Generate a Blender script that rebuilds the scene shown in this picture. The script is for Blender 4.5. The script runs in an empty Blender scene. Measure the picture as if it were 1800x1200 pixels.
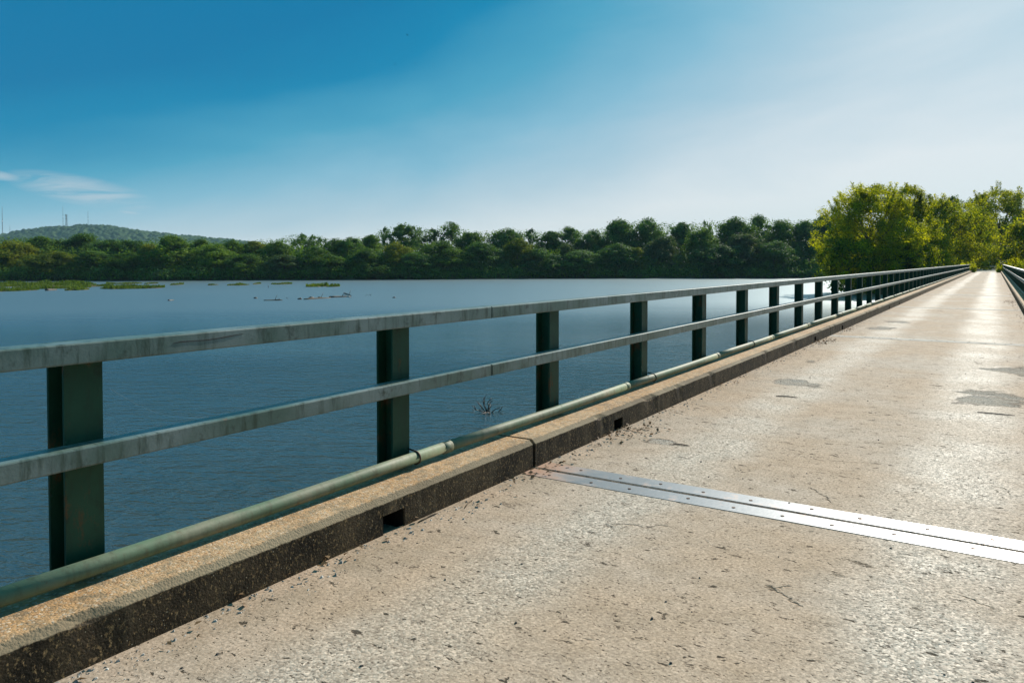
import bpy, math, random
import numpy as np
from mathutils import Vector, Matrix, noise as mnoise

R = math.radians
S = bpy.context.scene
COL = S.collection
random.seed(4)

# ------------------------------------------------------------------ camera
F = 1320.0                      # focal length in pixels of the 1800 px wide photograph
CAM = Vector((0, 0, 1.5))
YAW, PITCH = R(32.73), R(1.40)
cd = bpy.data.cameras.new('camera')
cd.sensor_width = 36.0
cd.lens = F / 1800 * 36
cd.shift_y = -107.0 / 1800
cd.clip_start, cd.clip_end = 0.05, 20000
cam = bpy.data.objects.new('camera', cd)
COL.objects.link(cam)
cam.location = CAM
cam.rotation_euler = (R(90) - PITCH, 0, YAW)
S.camera = cam
CM = cam.rotation_euler.to_matrix()

# ------------------------------------------------------------------ sun, sky, exposure
SUN_EL, SUN_AZ = R(33), R(4.2)          # azimuth measured from the bridge axis (+Y) towards +X
sd = bpy.data.lights.new('sun', 'SUN')
sd.energy, sd.angle, sd.color = 4.2, R(0.53), (1.0, 0.93, 0.83)
sun = bpy.data.objects.new('sun', sd)
COL.objects.link(sun)
SDIR = Vector((math.sin(SUN_AZ) * math.cos(SUN_EL), math.cos(SUN_AZ) * math.cos(SUN_EL), math.sin(SUN_EL)))
sun.rotation_euler = SDIR.to_track_quat('Z', 'Y').to_euler()
S.view_settings.view_transform = 'Standard'
S.view_settings.look = 'None'
S.view_settings.gamma = 1.0
S.cycles.max_bounces = 8
S.cycles.transparent_max_bounces = 6
S.cycles.volume_bounces = 0
S.cycles.sample_clamp_indirect = 4.0


class NT:
    """tiny helper to write node trees"""
    def __init__(s, tree):
        s.t = tree; s.n = tree.nodes; s.l = tree.links
    def node(s, typ, ins=None, **kw):
        n = s.n.new(typ)
        for k, v in kw.items(): setattr(n, k, v)
        for k, v in (ins or {}).items(): s.put(n.inputs[k], v)
        return n
    def put(s, sock, v):
        if isinstance(v, bpy.types.NodeSocket): s.l.new(v, sock)
        elif isinstance(v, (tuple, list)) and len(v) == 3 and sock.type == 'RGBA': sock.default_value = (*v, 1)
        else: sock.default_value = v
    def m(s, op, a, b=0.0, c=0.0, clamp=False):
        n = s.node('ShaderNodeMath', {0: a, 1: b, 2: c}, operation=op, use_clamp=clamp)
        return n.outputs[0]
    def mix(s, f, a, b, typ='MIX'):
        n = s.node('ShaderNodeMix', data_type='RGBA', blend_type=typ)
        s.put(n.inputs[0], f); s.put(n.inputs[6], a); s.put(n.inputs[7], b)
        return n.outputs[2]
    def smooth(s, v, lo, hi, a=0.0, b=1.0):
        n = s.node('ShaderNodeMapRange', {0: v, 1: lo, 2: hi, 3: a, 4: b}, interpolation_type='SMOOTHSTEP')
        return n.outputs[0]
    def noise(s, vec, scale, detail=4, rough=0.6, dist=0.0):
        n = s.node('ShaderNodeTexNoise', {'Vector': vec, 'Scale': scale, 'Detail': detail, 'Roughness': rough, 'Distortion': dist})
        return n.outputs[0]
    def noisec(s, vec, scale, detail=2):
        n = s.node('ShaderNodeTexNoise', {'Vector': vec, 'Scale': scale, 'Detail': detail})
        return n.outputs[1]
    def voro(s, vec, scale, feature='F1', rnd=1.0):
        return s.node('ShaderNodeTexVoronoi', {'Vector': vec, 'Scale': scale, 'Randomness': rnd}, feature=feature)
    def scale(s, vec, v):
        return s.node('ShaderNodeVectorMath', {0: vec, 1: v}, operation='MULTIPLY').outputs[0]
    def pos(s):
        return s.node('ShaderNodeNewGeometry').outputs['Position']
    def xyz(s, v):
        return s.node('ShaderNodeSeparateXYZ', {0: v}).outputs


# sky: Nishita, whitened towards the horizon and the sun by thin high haze, with wisps of cirrus low on the left
W = bpy.data.worlds.new('World')
S.world = W
W.use_nodes = True
w = NT(W.node_tree)
bg = w.n['Background']
sky = w.node('ShaderNodeTexSky', sky_type='NISHITA', sun_disc=False, sun_elevation=SUN_EL, sun_rotation=SUN_AZ,
             altitude=200, air_density=1.0, dust_density=1.2, ozone_density=2.0)
d = w.node('ShaderNodeTexCoord').outputs['Generated']
dx, dy, dz = w.xyz(d)
el = w.m('MULTIPLY', w.m('ARCSINE', dz), 57.2958)
az = w.m('MULTIPLY', w.m('ARCTAN2', dx, dy), 57.2958)         # degrees clockwise from the bridge axis
sang = w.m('MULTIPLY', w.m('ARCCOSINE', w.node('ShaderNodeVectorMath', {0: d, 1: tuple(SDIR)}, operation='DOT_PRODUCT').outputs['Value']), 57.2958)
veil_n = w.noise(w.node('ShaderNodeCombineXYZ', {0: w.m('MULTIPLY', az, 0.035), 1: w.m('ADD', w.m('MULTIPLY', el, 0.10), w.m('MULTIPLY', az, -0.012)), 2: 3.0}).outputs[0], 1.0, 5, 0.55, 0.5)
ea = w.m('POWER', w.m('MULTIPLY', w.m('MAXIMUM', el, 0.0), 0.05), 0.7)
sb = w.m('DIVIDE', sang, 60.0)
veil = w.m('SUBTRACT', 1.69, w.m('ADD', w.m('MULTIPLY', ea, 0.567), w.m('MULTIPLY', sb, w.m('ADD', 0.516, w.m('MULTIPLY', ea, 0.982)))))
veil = w.m('ADD', veil, w.m('MULTIPLY', w.m('SUBTRACT', veil_n, 0.5), 0.36))
veil = w.m('MAXIMUM', veil, w.m('MULTIPLY', w.smooth(el, 16, 36), 0.42))       # added whiteness overhead, put in to brighten the water and ambient light
veil = w.m('MINIMUM', w.m('MAXIMUM', veil, 0.0), 1.0)
def lin(c): return tuple(((q / 255 + .055) / 1.055) ** 2.4 if q > 10 else q / 255 / 12.92 for q in c)
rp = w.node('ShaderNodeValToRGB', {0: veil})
SKYRAMP = [(0.0, (0, 117, 164)), (0.20, (8, 131, 174)), (0.41, (78, 161, 192)), (0.60, (136, 186, 208)), (0.80, (188, 208, 219)), (1.0, (233, 234, 235))]
els = rp.color_ramp.elements
while len(els) < len(SKYRAMP): els.new(0.5)
for e_, (f_, c_) in zip(els, SKYRAMP):
    e_.position = f_; e_.color = (*lin(c_), 1)
EXPO = 0.60
SKYGAIN = 10.0 / 2 ** EXPO           # background strength 0.1 and the exposure
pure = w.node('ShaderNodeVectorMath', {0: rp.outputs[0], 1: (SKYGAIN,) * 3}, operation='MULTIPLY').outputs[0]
S.view_settings.exposure = EXPO
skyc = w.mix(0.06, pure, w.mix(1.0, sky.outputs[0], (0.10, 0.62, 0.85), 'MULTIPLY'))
# cirrus wisps
cv = w.node('ShaderNodeCombineXYZ', {0: w.m('ADD', w.m('MULTIPLY', az, 0.16), w.m('MULTIPLY', el, 0.25)), 1: w.m('MULTIPLY', el, 1.25), 2: 0.0}).outputs[0]
cn = w.noise(cv, 0.9, 6, 0.62, 0.9)
def spot(a0, e0, ra, re, tilt=0.0):
    a = w.m('SUBTRACT', az, a0)
    e = w.m('ADD', w.m('SUBTRACT', el, e0), w.m('MULTIPLY', a, tilt))
    q = w.m('ADD', w.m('POWER', w.m('DIVIDE', a, ra), 2.0), w.m('POWER', w.m('DIVIDE', e, re), 2.0))
    return w.m('SUBTRACT', 1.0, q, clamp=True)
cl = w.m('MAXIMUM', spot(-62.4, 4.7, 4.6, 1.05, 0.16), spot(-67.6, 5.5, 2.4, 0.35, 0.12))
cl = w.m('MAXIMUM', cl, spot(-60.2, 3.35, 1.3, 0.16, 0.05))
cl = w.m('MULTIPLY', cl, w.smooth(cn, 0.36, 0.58), clamp=True)
skyc = w.mix(w.m('MULTIPLY', cl, 0.58), skyc, (4.0, 4.3, 4.6))
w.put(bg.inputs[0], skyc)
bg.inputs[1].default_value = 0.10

# ------------------------------------------------------------------ geometry helpers
def ray(px, py):
    """direction of the photograph's pixel (1800 x 1200), scaled to unit depth"""
    return CM @ Vector(((px - 900) / F, -(py - 493.0) / F, -1.0))

def on_plane(px, py, z):
    r = ray(px, py)
    return CAM + r * ((z - CAM.z) / r.z)

def at_depth(px, py, zc):
    return CAM + ray(px, py) * zc


class MB:
    def __init__(s): s.v = []; s.f = []
    def add(s, vs, fs):
        o = len(s.v); s.v += [tuple(p) for p in vs]; s.f += [tuple(i + o for i in f) for f in fs]
    def box(s, lo, hi):
        x0, y0, z0 = lo; x1, y1, z1 = hi
        s.add([(x0,y0,z0),(x1,y0,z0),(x1,y1,z0),(x0,y1,z0),(x0,y0,z1),(x1,y0,z1),(x1,y1,z1),(x0,y1,z1)],
              [(0,3,2,1),(4,5,6,7),(0,1,5,4),(1,2,6,5),(2,3,7,6),(3,0,4,7)])
    def extrude_y(s, prof, ys, caps=True):
        """closed profile of (x, z), anticlockwise seen from -Y, swept through the ys"""
        n = len(prof)
        vs = [(x, y, z) for y in ys for x, z in prof]
        fs = []
        for k in range(len(ys) - 1):
            for i in range(n):
                j = (i + 1) % n
                fs.append((k*n+i, k*n+j, (k+1)*n+j, (k+1)*n+i))
        if caps:
            fs.append(tuple(range(n))[::-1]); fs.append(tuple((len(ys)-1)*n+i for i in range(n)))
        s.add(vs, fs)
    def extrude_z(s, prof, z0, z1):
        n = len(prof)
        s.add([(x, y, z0) for x, y in prof] + [(x, y, z1) for x, y in prof],
              [(i, (i+1) % n, n+(i+1) % n, n+i) for i in range(n)] + [tuple(range(n))[::-1], tuple(range(n, 2*n))])
    def tube(s, pts, rad, seg=8, caps=True):
        pts = [Vector(p) for p in pts]
        if not hasattr(rad, '__len__'): rad = [rad] * len(pts)
        vs, fs = [], []
        up = None
        for i, p in enumerate(pts):
            t = (pts[min(i+1, len(pts)-1)] - pts[max(i-1, 0)]).normalized()
            if up is None: up = t.orthogonal().normalized()
            up = (up - t * up.dot(t)).normalized()
            b = t.cross(up)
            for k in range(seg):
                a = 2 * math.pi * k / seg
                vs.append(p + (up * math.cos(a) + b * math.sin(a)) * rad[i])
        for i in range(len(pts) - 1):
            for k in range(seg):
                j = (k + 1) % seg
                fs.append((i*seg+k, i*seg+j, (i+1)*seg+j, (i+1)*seg+k))
        if caps:
            fs.append(tuple(range(seg))[::-1]); fs.append(tuple((len(pts)-1)*seg+k for k in range(seg)))
        s.add(vs, fs)
    def mesh(s, name):
        me = bpy.data.meshes.new(name)
        me.from_pydata(s.v, [], s.f); me.update()
        return me
    def build(s, name, mat=None, parent=None, smooth=False):
        me = s.mesh(name)
        if mat: me.materials.append(mat)
        if smooth: me.polygons.foreach_set('use_smooth', [True] * len(me.polygons))
        return link(name, me, parent)


def link(name, me, parent=None):
    o = bpy.data.objects.new(name, me)
    COL.objects.link(o)
    if parent is not None:
        o.parent = parent
        o.matrix_parent_inverse = Matrix.Translation(-parent.location) if parent.location.length else Matrix()
    return o

def tag(o, label=None, cat=None, group=None, kind=None):
    if label: o['label'] = label
    if cat: o['category'] = cat
    if group: o['group'] = group
    if kind: o['kind'] = kind
    return o

def empty(name, loc=(0, 0, 0)):
    o = bpy.data.objects.new(name, None)
    o.empty_display_size = 0.2
    COL.objects.link(o); o.location = loc
    return o

def quads_mesh(name, Vn):
    """numpy (n,4,3) -> mesh of separate quads"""
    n = len(Vn)
    me = bpy.data.meshes.new(name)
    me.vertices.add(n * 4); me.vertices.foreach_set('co', Vn.astype(np.float32).ravel())
    me.loops.add(n * 4); me.loops.foreach_set('vertex_index', np.arange(n * 4, dtype=np.int32))
    me.polygons.add(n)
    me.polygons.foreach_set('loop_start', np.arange(0, n * 4, 4, dtype=np.int32))
    me.update(); me.validate()
    return me

# ------------------------------------------------------------------ materials
def material(name):
    m = bpy.data.materials.new(name); m.use_nodes = True
    t = NT(m.node_tree)
    return m, t, t.n['Principled BSDF']

def bump(t, h, strength, dist, normal=None):
    ins = {'Height': h, 'Strength': strength, 'Distance': dist}
    if normal is not None: ins['Normal'] = normal
    return t.node('ShaderNodeBump', ins).outputs[0]

def _patch(px, py, wpx, hpx):
    c, a, b_ = on_plane(px, py, 0), on_plane(px - wpx / 2, py, 0), on_plane(px + wpx / 2, py, 0)
    n_, f_ = on_plane(px, py + hpx / 2, 0), on_plane(px, py - hpx / 2, 0)
    return c.x, c.y, max(.1, abs(b_.x - a.x) / 2), max(.06, abs(f_.y - n_.y) / 2 * .8 + abs(b_.y - a.y) / 4)
PATCHES = [_patch(*q) for q in ((1404, 672.5, 88, 12), (1750, 703, 125, 24), (1795, 652, 110, 15), (1548, 577, 45, 6), (1575, 566, 42, 3), (1424, 636, 40, 5), (1165, 776, 70, 8))]

def concrete_road():
    m, t, b = material('worn concrete roadway')
    p = t.pos(); x, y, z = t.xyz(p)
    # wheel tracks where traffic has polished the paste off the aggregate
    wob = t.m('MULTIPLY', t.m('SUBTRACT', t.noise(p, 0.35, 2), 0.5), 0.5)
    xx = t.m('ADD', x, wob)
    tr = t.m('MAXIMUM', t.smooth(t.m('ABSOLUTE', t.m('ADD', xx, 0.20)), 0.60, 0.10),
             t.m('MULTIPLY', t.smooth(t.m('ABSOLUTE', t.m('ADD', xx, 1.92)), 0.45, 0.08), 0.8))
    patchy = t.smooth(t.noise(p, 1.1, 4, 0.6), 0.40, 0.62)
    track = t.m('MULTIPLY', tr, t.m('ADD', 0.60, t.m('MULTIPLY', patchy, 0.40)))
    big = t.noise(p, 0.55, 5, 0.6)
    mid = t.noise(p, 5.0, 5, 0.65)
    fine = t.noise(p, 70.0, 3, 0.7)
    base = t.mix(t.smooth(big, 0.35, 0.68), (0.490, 0.362, 0.262), (0.505, 0.412, 0.338))
    base = t.mix(t.smooth(mid, 0.30, 0.75), base, t.mix(1.0, base, (0.80, 0.79, 0.76), 'MULTIPLY'))
    base = t.mix(t.m('MULTIPLY', track, 0.75), base, (0.49, 0.445, 0.395))
    base = t.mix(0.55, base, t.mix(1.0, base, t.mix(t.smooth(fine, 0.30, 0.72), (0.42, 0.40, 0.36), (1.35, 1.34, 1.3)), 'MULTIPLY'))
    peb = t.voro(p, 85.0)
    pc = t.mix(t.xyz(peb.outputs['Color'])[0], (0.42, 0.37, 0.30), (1.55, 1.50, 1.4))
    base = t.mix(t.m('ADD', 0.25, t.m('MULTIPLY', track, 0.5)), base, t.mix(1.0, base, pc, 'MULTIPLY'))
    # grimy margin along the kerbs
    edge = t.m('MAXIMUM', t.smooth(x, -2.25, -2.80), t.smooth(x, 0.35, 0.72))
    gr = t.m('MULTIPLY', edge, t.smooth(t.noise(p, 2.2, 5, 0.7), 0.35, 0.7))
    base = t.mix(t.m('MULTIPLY', gr, 0.45), base, (0.20, 0.155, 0.095))
    # shallow spalls once filled with asphalt: (px, py, width px, height px) of the photograph laid onto the deck
    pn = t.noise(t.scale(p, (0.7, 1, 1)), 5.0, 7, 0.75); pn2 = t.noise(p, 1.9, 4, 0.6)
    wob2 = t.m('ADD', t.m('MULTIPLY', t.m('SUBTRACT', pn, 0.5), 4.5), t.m('MULTIPLY', t.m('SUBTRACT', pn2, 0.5), 6.0))
    patch = None
    for cx, cy, ra, rb in PATCHES:
        q = t.m('ADD', t.m('POWER', t.m('DIVIDE', t.m('SUBTRACT', x, cx), ra), 2.0), t.m('POWER', t.m('DIVIDE', t.m('SUBTRACT', y, cy), rb), 2.0))
        q = t.m('ADD', q, wob2)
        patch = q if patch is None else t.m('MINIMUM', patch, q)
    pm = t.smooth(patch, 1.0, 0.55)
    rim = t.m('MULTIPLY', t.smooth(t.m('ABSOLUTE', t.m('SUBTRACT', patch, 0.95)), 0.22, 0.02), t.smooth(pn, 0.46, 0.54))
    pcol = t.mix(t.smooth(fine, 0.36, 0.62), (0.060, 0.055, 0.048), (0.46, 0.42, 0.36))
    base = t.mix(t.m('MULTIPLY', pm, t.smooth(pn, 0.36, 0.6, 0.95, 0.45)), base, pcol)
    # spalls and pits, slightly drawn out across the bridge
    pv = t.scale(p, (0.55, 1.0, 1.0))
    area = t.smooth(t.noise(p, 0.9, 3, 0.5), 0.34, 0.60)
    pit = t.m('MULTIPLY', t.smooth(t.noise(pv, 7.5, 7, 0.78, 0.4), 0.612, 0.645), t.m('MULTIPLY', area, t.smooth(t.noise(p, 38, 3), 0.36, 0.52)))
    pit2 = t.smooth(t.noise(pv, 24.0, 4, 0.65, 0.3), 0.630, 0.665)
    pit3 = t.m('MULTIPLY', t.smooth(t.noise(pv, 62.0, 3, 0.6), 0.63, 0.67), t.m('ADD', 0.45, t.m('MULTIPLY', area, 0.55)))
    crk = t.voro(t.scale(t.node('ShaderNodeVectorMath', {0: p, 1: t.scale(t.noisec(p, 2.5, 5), (0.8, 0.8, 0))}, operation='ADD').outputs[0], (0.6, 1, 1)), 0.9, 'DISTANCE_TO_EDGE')
    crack = t.m('MULTIPLY', t.smooth(crk.outputs['Distance'], 0.007, 0.001), t.m('MULTIPLY', t.smooth(t.noise(p, 1.6, 4), 0.54, 0.62), t.smooth(t.noise(p, 22, 3), 0.42, 0.55)))
    pits = t.m('MAXIMUM', t.m('MAXIMUM', pit, pit2), t.m('MAXIMUM', pit3, t.m('MULTIPLY', crack, 0.9)))
    base = t.mix(t.m('MULTIPLY', pits, 0.92), base, (0.050, 0.040, 0.028))
    base = t.mix(t.m('MULTIPLY', rim, 0.85), base, (0.045, 0.038, 0.028))
    t.put(b.inputs['Base Color'], base)
    rr = t.m('SUBTRACT', 0.80, t.m('MULTIPLY', track, 0.18))
    rr = t.m('ADD', rr, t.m('MULTIPLY', t.m('MAXIMUM', pits, pm), 0.3))
    t.put(b.inputs['Roughness'], rr)
    t.put(b.inputs['Specular IOR Level'], t.m('ADD', 0.08, t.m('MULTIPLY', track, t.m('MULTIPLY', t.smooth(t.xyz(peb.outputs['Color'])[1], 0.55, 0.95), 0.24))))
    h = t.m('MULTIPLY', peb.outputs['Distance'], t.m('ADD', 0.18, t.m('MULTIPLY', track, 0.5)))
    h = t.m('ADD', t.m('MULTIPLY', h, -0.35), t.m('MULTIPLY', fine, 0.22))
    h = t.m('ADD', h, t.m('MULTIPLY', mid, 0.5))
    h = t.m('SUBTRACT', h, t.m('MULTIPLY', pits, 0.9))
    h = t.m('SUBTRACT', h, t.m('MULTIPLY', pm, 0.8))
    nb = bump(t, h, 0.8, 0.012)
    # every polished pebble has its own tilt, so that single ones flash
    tilt = t.node('ShaderNodeVectorMath', {0: peb.outputs['Color'], 1: (0.5, 0.5, 0.5)}, operation='SUBTRACT').outputs[0]
    tk = t.m('MULTIPLY', track, 0.42)
    tilt = t.node('ShaderNodeVectorMath', {0: tilt, 'Scale': tk}, operation='SCALE').outputs[0]
    nn = t.node('ShaderNodeVectorMath', {0: nb, 1: tilt}, operation='ADD').outputs[0]
    t.put(b.inputs['Normal'], t.node('ShaderNodeVectorMath', {0: nn}, operation='NORMALIZE').outputs[0])
    return m

def concrete_kerb():
    m, t, b = material('weathered kerb concrete')
    p = t.pos(); x, y, z = t.xyz(p)
    big = t.noise(p, 1.6, 5, 0.6)
    peb = t.voro(p, 95.0)
    pr = t.xyz(peb.outputs['Color'])
    fine = t.noise(p, 60, 4, 0.7)
    top = t.mix(t.smooth(big, 0.35, 0.65), (0.45, 0.255, 0.110), (0.50, 0.325, 0.175))
    top = t.mix(t.smooth(pr[0], 0.66, 1.0), top, (0.58, 0.46, 0.33))
    top = t.mix(t.smooth(pr[1], 0.76, 1.0), top, (0.36, 0.19, 0.085))
    top = t.mix(t.smooth(fine, 0.35, 0.22), top, (0.16, 0.11, 0.07))
    top = t.mix(t.m('MULTIPLY', t.smooth(t.noise(p, 11, 5, 0.7), 0.62, 0.75), 0.5), top, (0.17, 0.13, 0.09))
    cham = t.mix(t.smooth(big, 0.3, 0.7), (0.17, 0.125, 0.075), (0.27, 0.21, 0.13))
    edge = t.m('MULTIPLY', t.m('SUBTRACT', t.noise(p, 18, 5, 0.7), 0.5), 0.035)
    ze = t.m('ADD', z, edge)
    col = t.mix(t.smooth(ze, 0.197, 0.209), cham, top)
    # the traffic face is caked with algae and splash dirt
    fn = t.noise(t.scale(p, (1, 1.0, 0.8)), 52, 5, 0.78)
    run = t.smooth(t.noise(t.scale(p, (1, 1, 0.10)), 9, 4, 0.7), 0.52, 0.66)
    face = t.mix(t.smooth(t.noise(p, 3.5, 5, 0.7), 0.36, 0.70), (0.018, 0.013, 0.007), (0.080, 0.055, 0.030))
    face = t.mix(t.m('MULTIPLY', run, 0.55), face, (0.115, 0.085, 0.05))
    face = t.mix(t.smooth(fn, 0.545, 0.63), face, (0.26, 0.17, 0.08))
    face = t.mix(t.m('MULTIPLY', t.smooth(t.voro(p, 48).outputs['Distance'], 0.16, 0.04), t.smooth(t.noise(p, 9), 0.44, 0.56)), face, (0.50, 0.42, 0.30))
    far = t.smooth(y, 14, 60, 0.0, 0.75)                 # the face turns paler along the bridge
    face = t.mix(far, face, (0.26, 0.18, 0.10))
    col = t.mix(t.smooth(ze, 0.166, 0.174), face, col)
    slot_shade = t.m('MULTIPLY', t.m('MAXIMUM', t.m('LESS_THAN', x, -2.822), t.m('GREATER_THAN', x, 0.735)), t.m('LESS_THAN', z, 0.11))
    col = t.mix(slot_shade, col, (0.012, 0.010, 0.007))  # drain slot insides painted near black, shade put into the colour
    t.put(b.inputs['Base Color'], col)
    b.inputs['Roughness'].default_value = 0.85
    b.inputs['Specular IOR Level'].default_value = 0.25
    h = t.m('ADD', t.m('MULTIPLY', fine, 0.5), t.m('MULTIPLY', t.noise(p, 11, 5, 0.7), 0.7))
    h = t.m('ADD', h, t.m('MULTIPLY', peb.outputs['Distance'], -0.3))
    t.put(b.inputs['Normal'], bump(t, h, t.smooth(z, 0.16, 0.2, 0.45, 0.9), 0.010))
    return m

def painted(name, c1, c2, grime, rust_amt, rough=0.45, streak=1.0, spec=0.5):
    m, t, b = material(name)
    p = t.pos()
    big = t.noise(p, 2.3, 5, 0.62)
    col = t.mix(t.smooth(big, 0.34, 0.68), c1, c2)
    st = t.noise(t.scale(p, (1, 1, 0.16)), 22, 5, 0.65)
    col = t.mix(t.m('MULTIPLY', t.smooth(st, 0.47, 0.70), 0.65 * streak), col, grime)
    bl = t.noise(p, 7.0, 6, 0.72)
    col = t.mix(t.m('MULTIPLY', t.smooth(bl, 0.54, 0.72), 0.75 * streak), col, tuple(0.55 * q for q in grime))
    sp = t.smooth(t.noise(p, 55, 3, 0.6), 0.69, 0.76)
    col = t.mix(t.m('MULTIPLY', sp, 0.7), col, (0.03, 0.022, 0.014))
    ru = t.smooth(t.noise(t.scale(p, (1, 1, 0.45)), 5.2, 6, 0.75), 0.64 - rust_amt, 0.74 - rust_amt)
    col = t.mix(t.m('MULTIPLY', ru, 0.7), col, (0.16, 0.065, 0.025))
    t.put(b.inputs['Base Color'], col)
    t.put(b.inputs['Roughness'], t.m('ADD', rough, t.m('MULTIPLY', ru, 0.3)))
    b.inputs['Specular IOR Level'].default_value = spec
    t.put(b.inputs['Normal'], bump(t, t.m('ADD', bl, t.m('MULTIPLY', t.noise(p, 90, 3), 0.4)), 0.25, 0.006))
    return m

def steel_plate():
    m, t, b = material('traffic polished steel')
    p = t.pos(); x, y, z = t.xyz(p)
    n1 = t.noise(p, 9, 5, 0.7)
    rust = t.m('MAXIMUM', t.smooth(t.m('ADD', x, t.m('MULTIPLY', n1, 0.6)), -2.05, -2.45), t.m('MULTIPLY', t.smooth(n1, 0.56, 0.70), 0.45))
    col = t.mix(rust, (0.31, 0.315, 0.32), (0.33, 0.19, 0.12))
    t.put(b.inputs['Base Color'], col)
    t.put(b.inputs['Metallic'], t.m('SUBTRACT', 0.9, t.m('MULTIPLY', rust, 0.85)))
    t.put(b.inputs['Roughness'], t.m('ADD', t.m('ADD', 0.36, t.m('MULTIPLY', rust, 0.3)), t.m('MULTIPLY', t.noise(t.scale(p, (6, 1, 1)), 14, 4), 0.12)))
    t.put(b.inputs['Normal'], bump(t, t.noise(p, 25, 4, 0.6), 0.10, 0.004))
    return m

def plain(name, c, rough=0.8, metal=0.0, var=0.35, scale=8.0):
    m, t, b = material(name)
    p = t.pos()
    n = t.noise(p, scale, 5, 0.65)
    t.put(b.inputs['Base Color'], t.mix(t.smooth(n, 0.3, 0.7), tuple(q * (1 - var) for q in c), tuple(q * (1 + var) for q in c)))
    b.inputs['Roughness'].default_value = rough
    b.inputs['Metallic'].default_value = metal
    t.put(b.inputs['Normal'], bump(t, n, 0.5, 0.1 / scale))
    return m

def foliage(name, lo, hi, trans=0.35, tcol=None, rough=0.5):
    m, t, b = material(name)
    g = t.node('ShaderNodeNewGeometry')
    oi = t.node('ShaderNodeObjectInfo')
    r = g.outputs['Random Per Island']
    n = t.noise(g.outputs['Position'], 0.35, 3, 0.6)
    f = t.m('ADD', t.m('MULTIPLY', r, 0.55), t.m('MULTIPLY', t.smooth(n, 0.3, 0.7), 0.45))
    f = t.m('ADD', f, t.m('MULTIPLY', t.m('SUBTRACT', oi.outputs['Random'], 0.5), 0.35), clamp=True)
    col = t.mix(t.m('POWER', f, 1.5), lo, hi)
    b.inputs['Roughness'].default_value = 0.65
    b.inputs['Specular IOR Level'].default_value = 0.12
    t.put(b.inputs['Base Color'], col)
    tr = t.node('ShaderNodeBsdfTranslucent')
    t.put(tr.inputs[0], t.mix(1.0, col, tcol or (1.5, 1.35, 0.45), 'MULTIPLY'))
    mx = t.node('ShaderNodeMixShader', {0: trans, 1: b.outputs[0], 2: tr.outputs[0]})
    t.l.new(mx.outputs[0], t.n['Material Output'].inputs[0])
    return m

def water_mat():
    m, t, b = material('wind rippled lake water')
    p = t.pos(); x, y, z = t.xyz(p)
    rot = t.node('ShaderNodeVectorRotate', {'Vector': p, 'Angle': R(-27)}, rotation_type='Z_AXIS').outputs[0]
    n0 = t.noise(t.scale(rot, (0.55, 1.0, 1.0)), 0.55, 2, 0.5)
    n1 = t.noise(t.scale(rot, (0.48, 1.0, 1.0)), 2.4, 3, 0.55, 0.3)
    n2 = t.noise(t.scale(rot, (0.65, 1, 1)), 8.0, 3, 0.6, 0.2)
    # wind lanes; the chop is strongest at the near shore; farther out the ripples are too fine to tell apart
    gust = t.smooth(t.noise(t.scale(rot, (0.35, 1, 1)), 0.028, 4, 0.6), 0.30, 0.68, 0.45, 1.15)
    q = t.m('SUBTRACT', t.m('SUBTRACT', y, x), t.m('MULTIPLY', gust, 8.0))
    fetch = t.smooth(q, 64, 6)
    open_ = t.smooth(q, 45, 122)
    h = t.m('ADD', t.m('MULTIPLY', n0, 0.30), t.m('ADD', t.m('MULTIPLY', n1, 0.60), t.m('MULTIPLY', n2, 0.24)))
    t.put(b.inputs['Base Color'], t.mix(t.smooth(t.noise(p, 0.02, 3), 0.35, 0.65), (0.030, 0.038, 0.034), (0.038, 0.046, 0.042)))
    t.put(b.inputs['Roughness'], t.m('ADD', 0.085, t.m('MULTIPLY', open_, 0.255)))
    t.put(b.inputs['IOR'], t.smooth(q, 8, 62, 2.1, 5.5))  # reflection strengthened with distance to brighten the far water
    b.inputs['Specular IOR Level'].default_value = 0.5
    amp = t.m('MULTIPLY', gust, t.m('ADD', 0.19, t.m('MULTIPLY', fetch, 0.81)))
    t.put(b.inputs['Specular Tint'], (0.88, 0.98, 1.0))
    nn = t.node('ShaderNodeBump', {'Height': h, 'Strength': amp, 'Distance': 0.46})
    t.put(b.inputs['Normal'], nn.outputs[0])
    return m

M = {}
M['road'] = concrete_road()
M['kerb'] = concrete_kerb()
M['rail'] = painted('weathered grey green rail paint', (0.075, 0.125, 0.100), (0.175, 0.215, 0.200), (0.020, 0.042, 0.024), 0.0, 0.40, 1.15)
M['post'] = painted('dark green post paint', (0.010, 0.052, 0.024), (0.020, 0.076, 0.038), (0.018, 0.028, 0.015), 0.085, 0.55, 0.7, 0.3)
M['pipe'] = painted('faded green pipe paint', (0.120, 0.180, 0.105), (0.240, 0.225, 0.150), (0.085, 0.075, 0.04), 0.03, 0.62, 0.8, 0.3)
M['steel'] = steel_plate()
M['dullplate'] = plain('scuffed dirty steel plate', (0.40, 0.35, 0.29), 0.85, 0.0, 0.3, 3)
M['bolt'] = plain('rusty steel', (0.10, 0.06, 0.04), 0.6, 0.4)
M['dark'] = plain('near black matt filler', (0.012, 0.010, 0.008), 0.9)  # near black, for joint seals, the paint crack and birds
M['asphalt'] = plain('asphalt patch', (0.075, 0.073, 0.07), 0.95, 0, 0.6, 55)
M['concrete'] = plain('plain grey concrete', (0.27, 0.24, 0.19), 0.85)
M['water'] = water_mat()
M['ground'] = None
M['bark'] = plain('bark', (0.075, 0.055, 0.04), 0.9, 0, 0.4, 6)
M['wood'] = plain('drifted wood', (0.13, 0.09, 0.055), 0.85, 0, 0.5, 5)
M['wetwood'] = plain('dark wet wood', (0.05, 0.038, 0.028), 0.6, 0, 0.4, 9)
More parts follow.
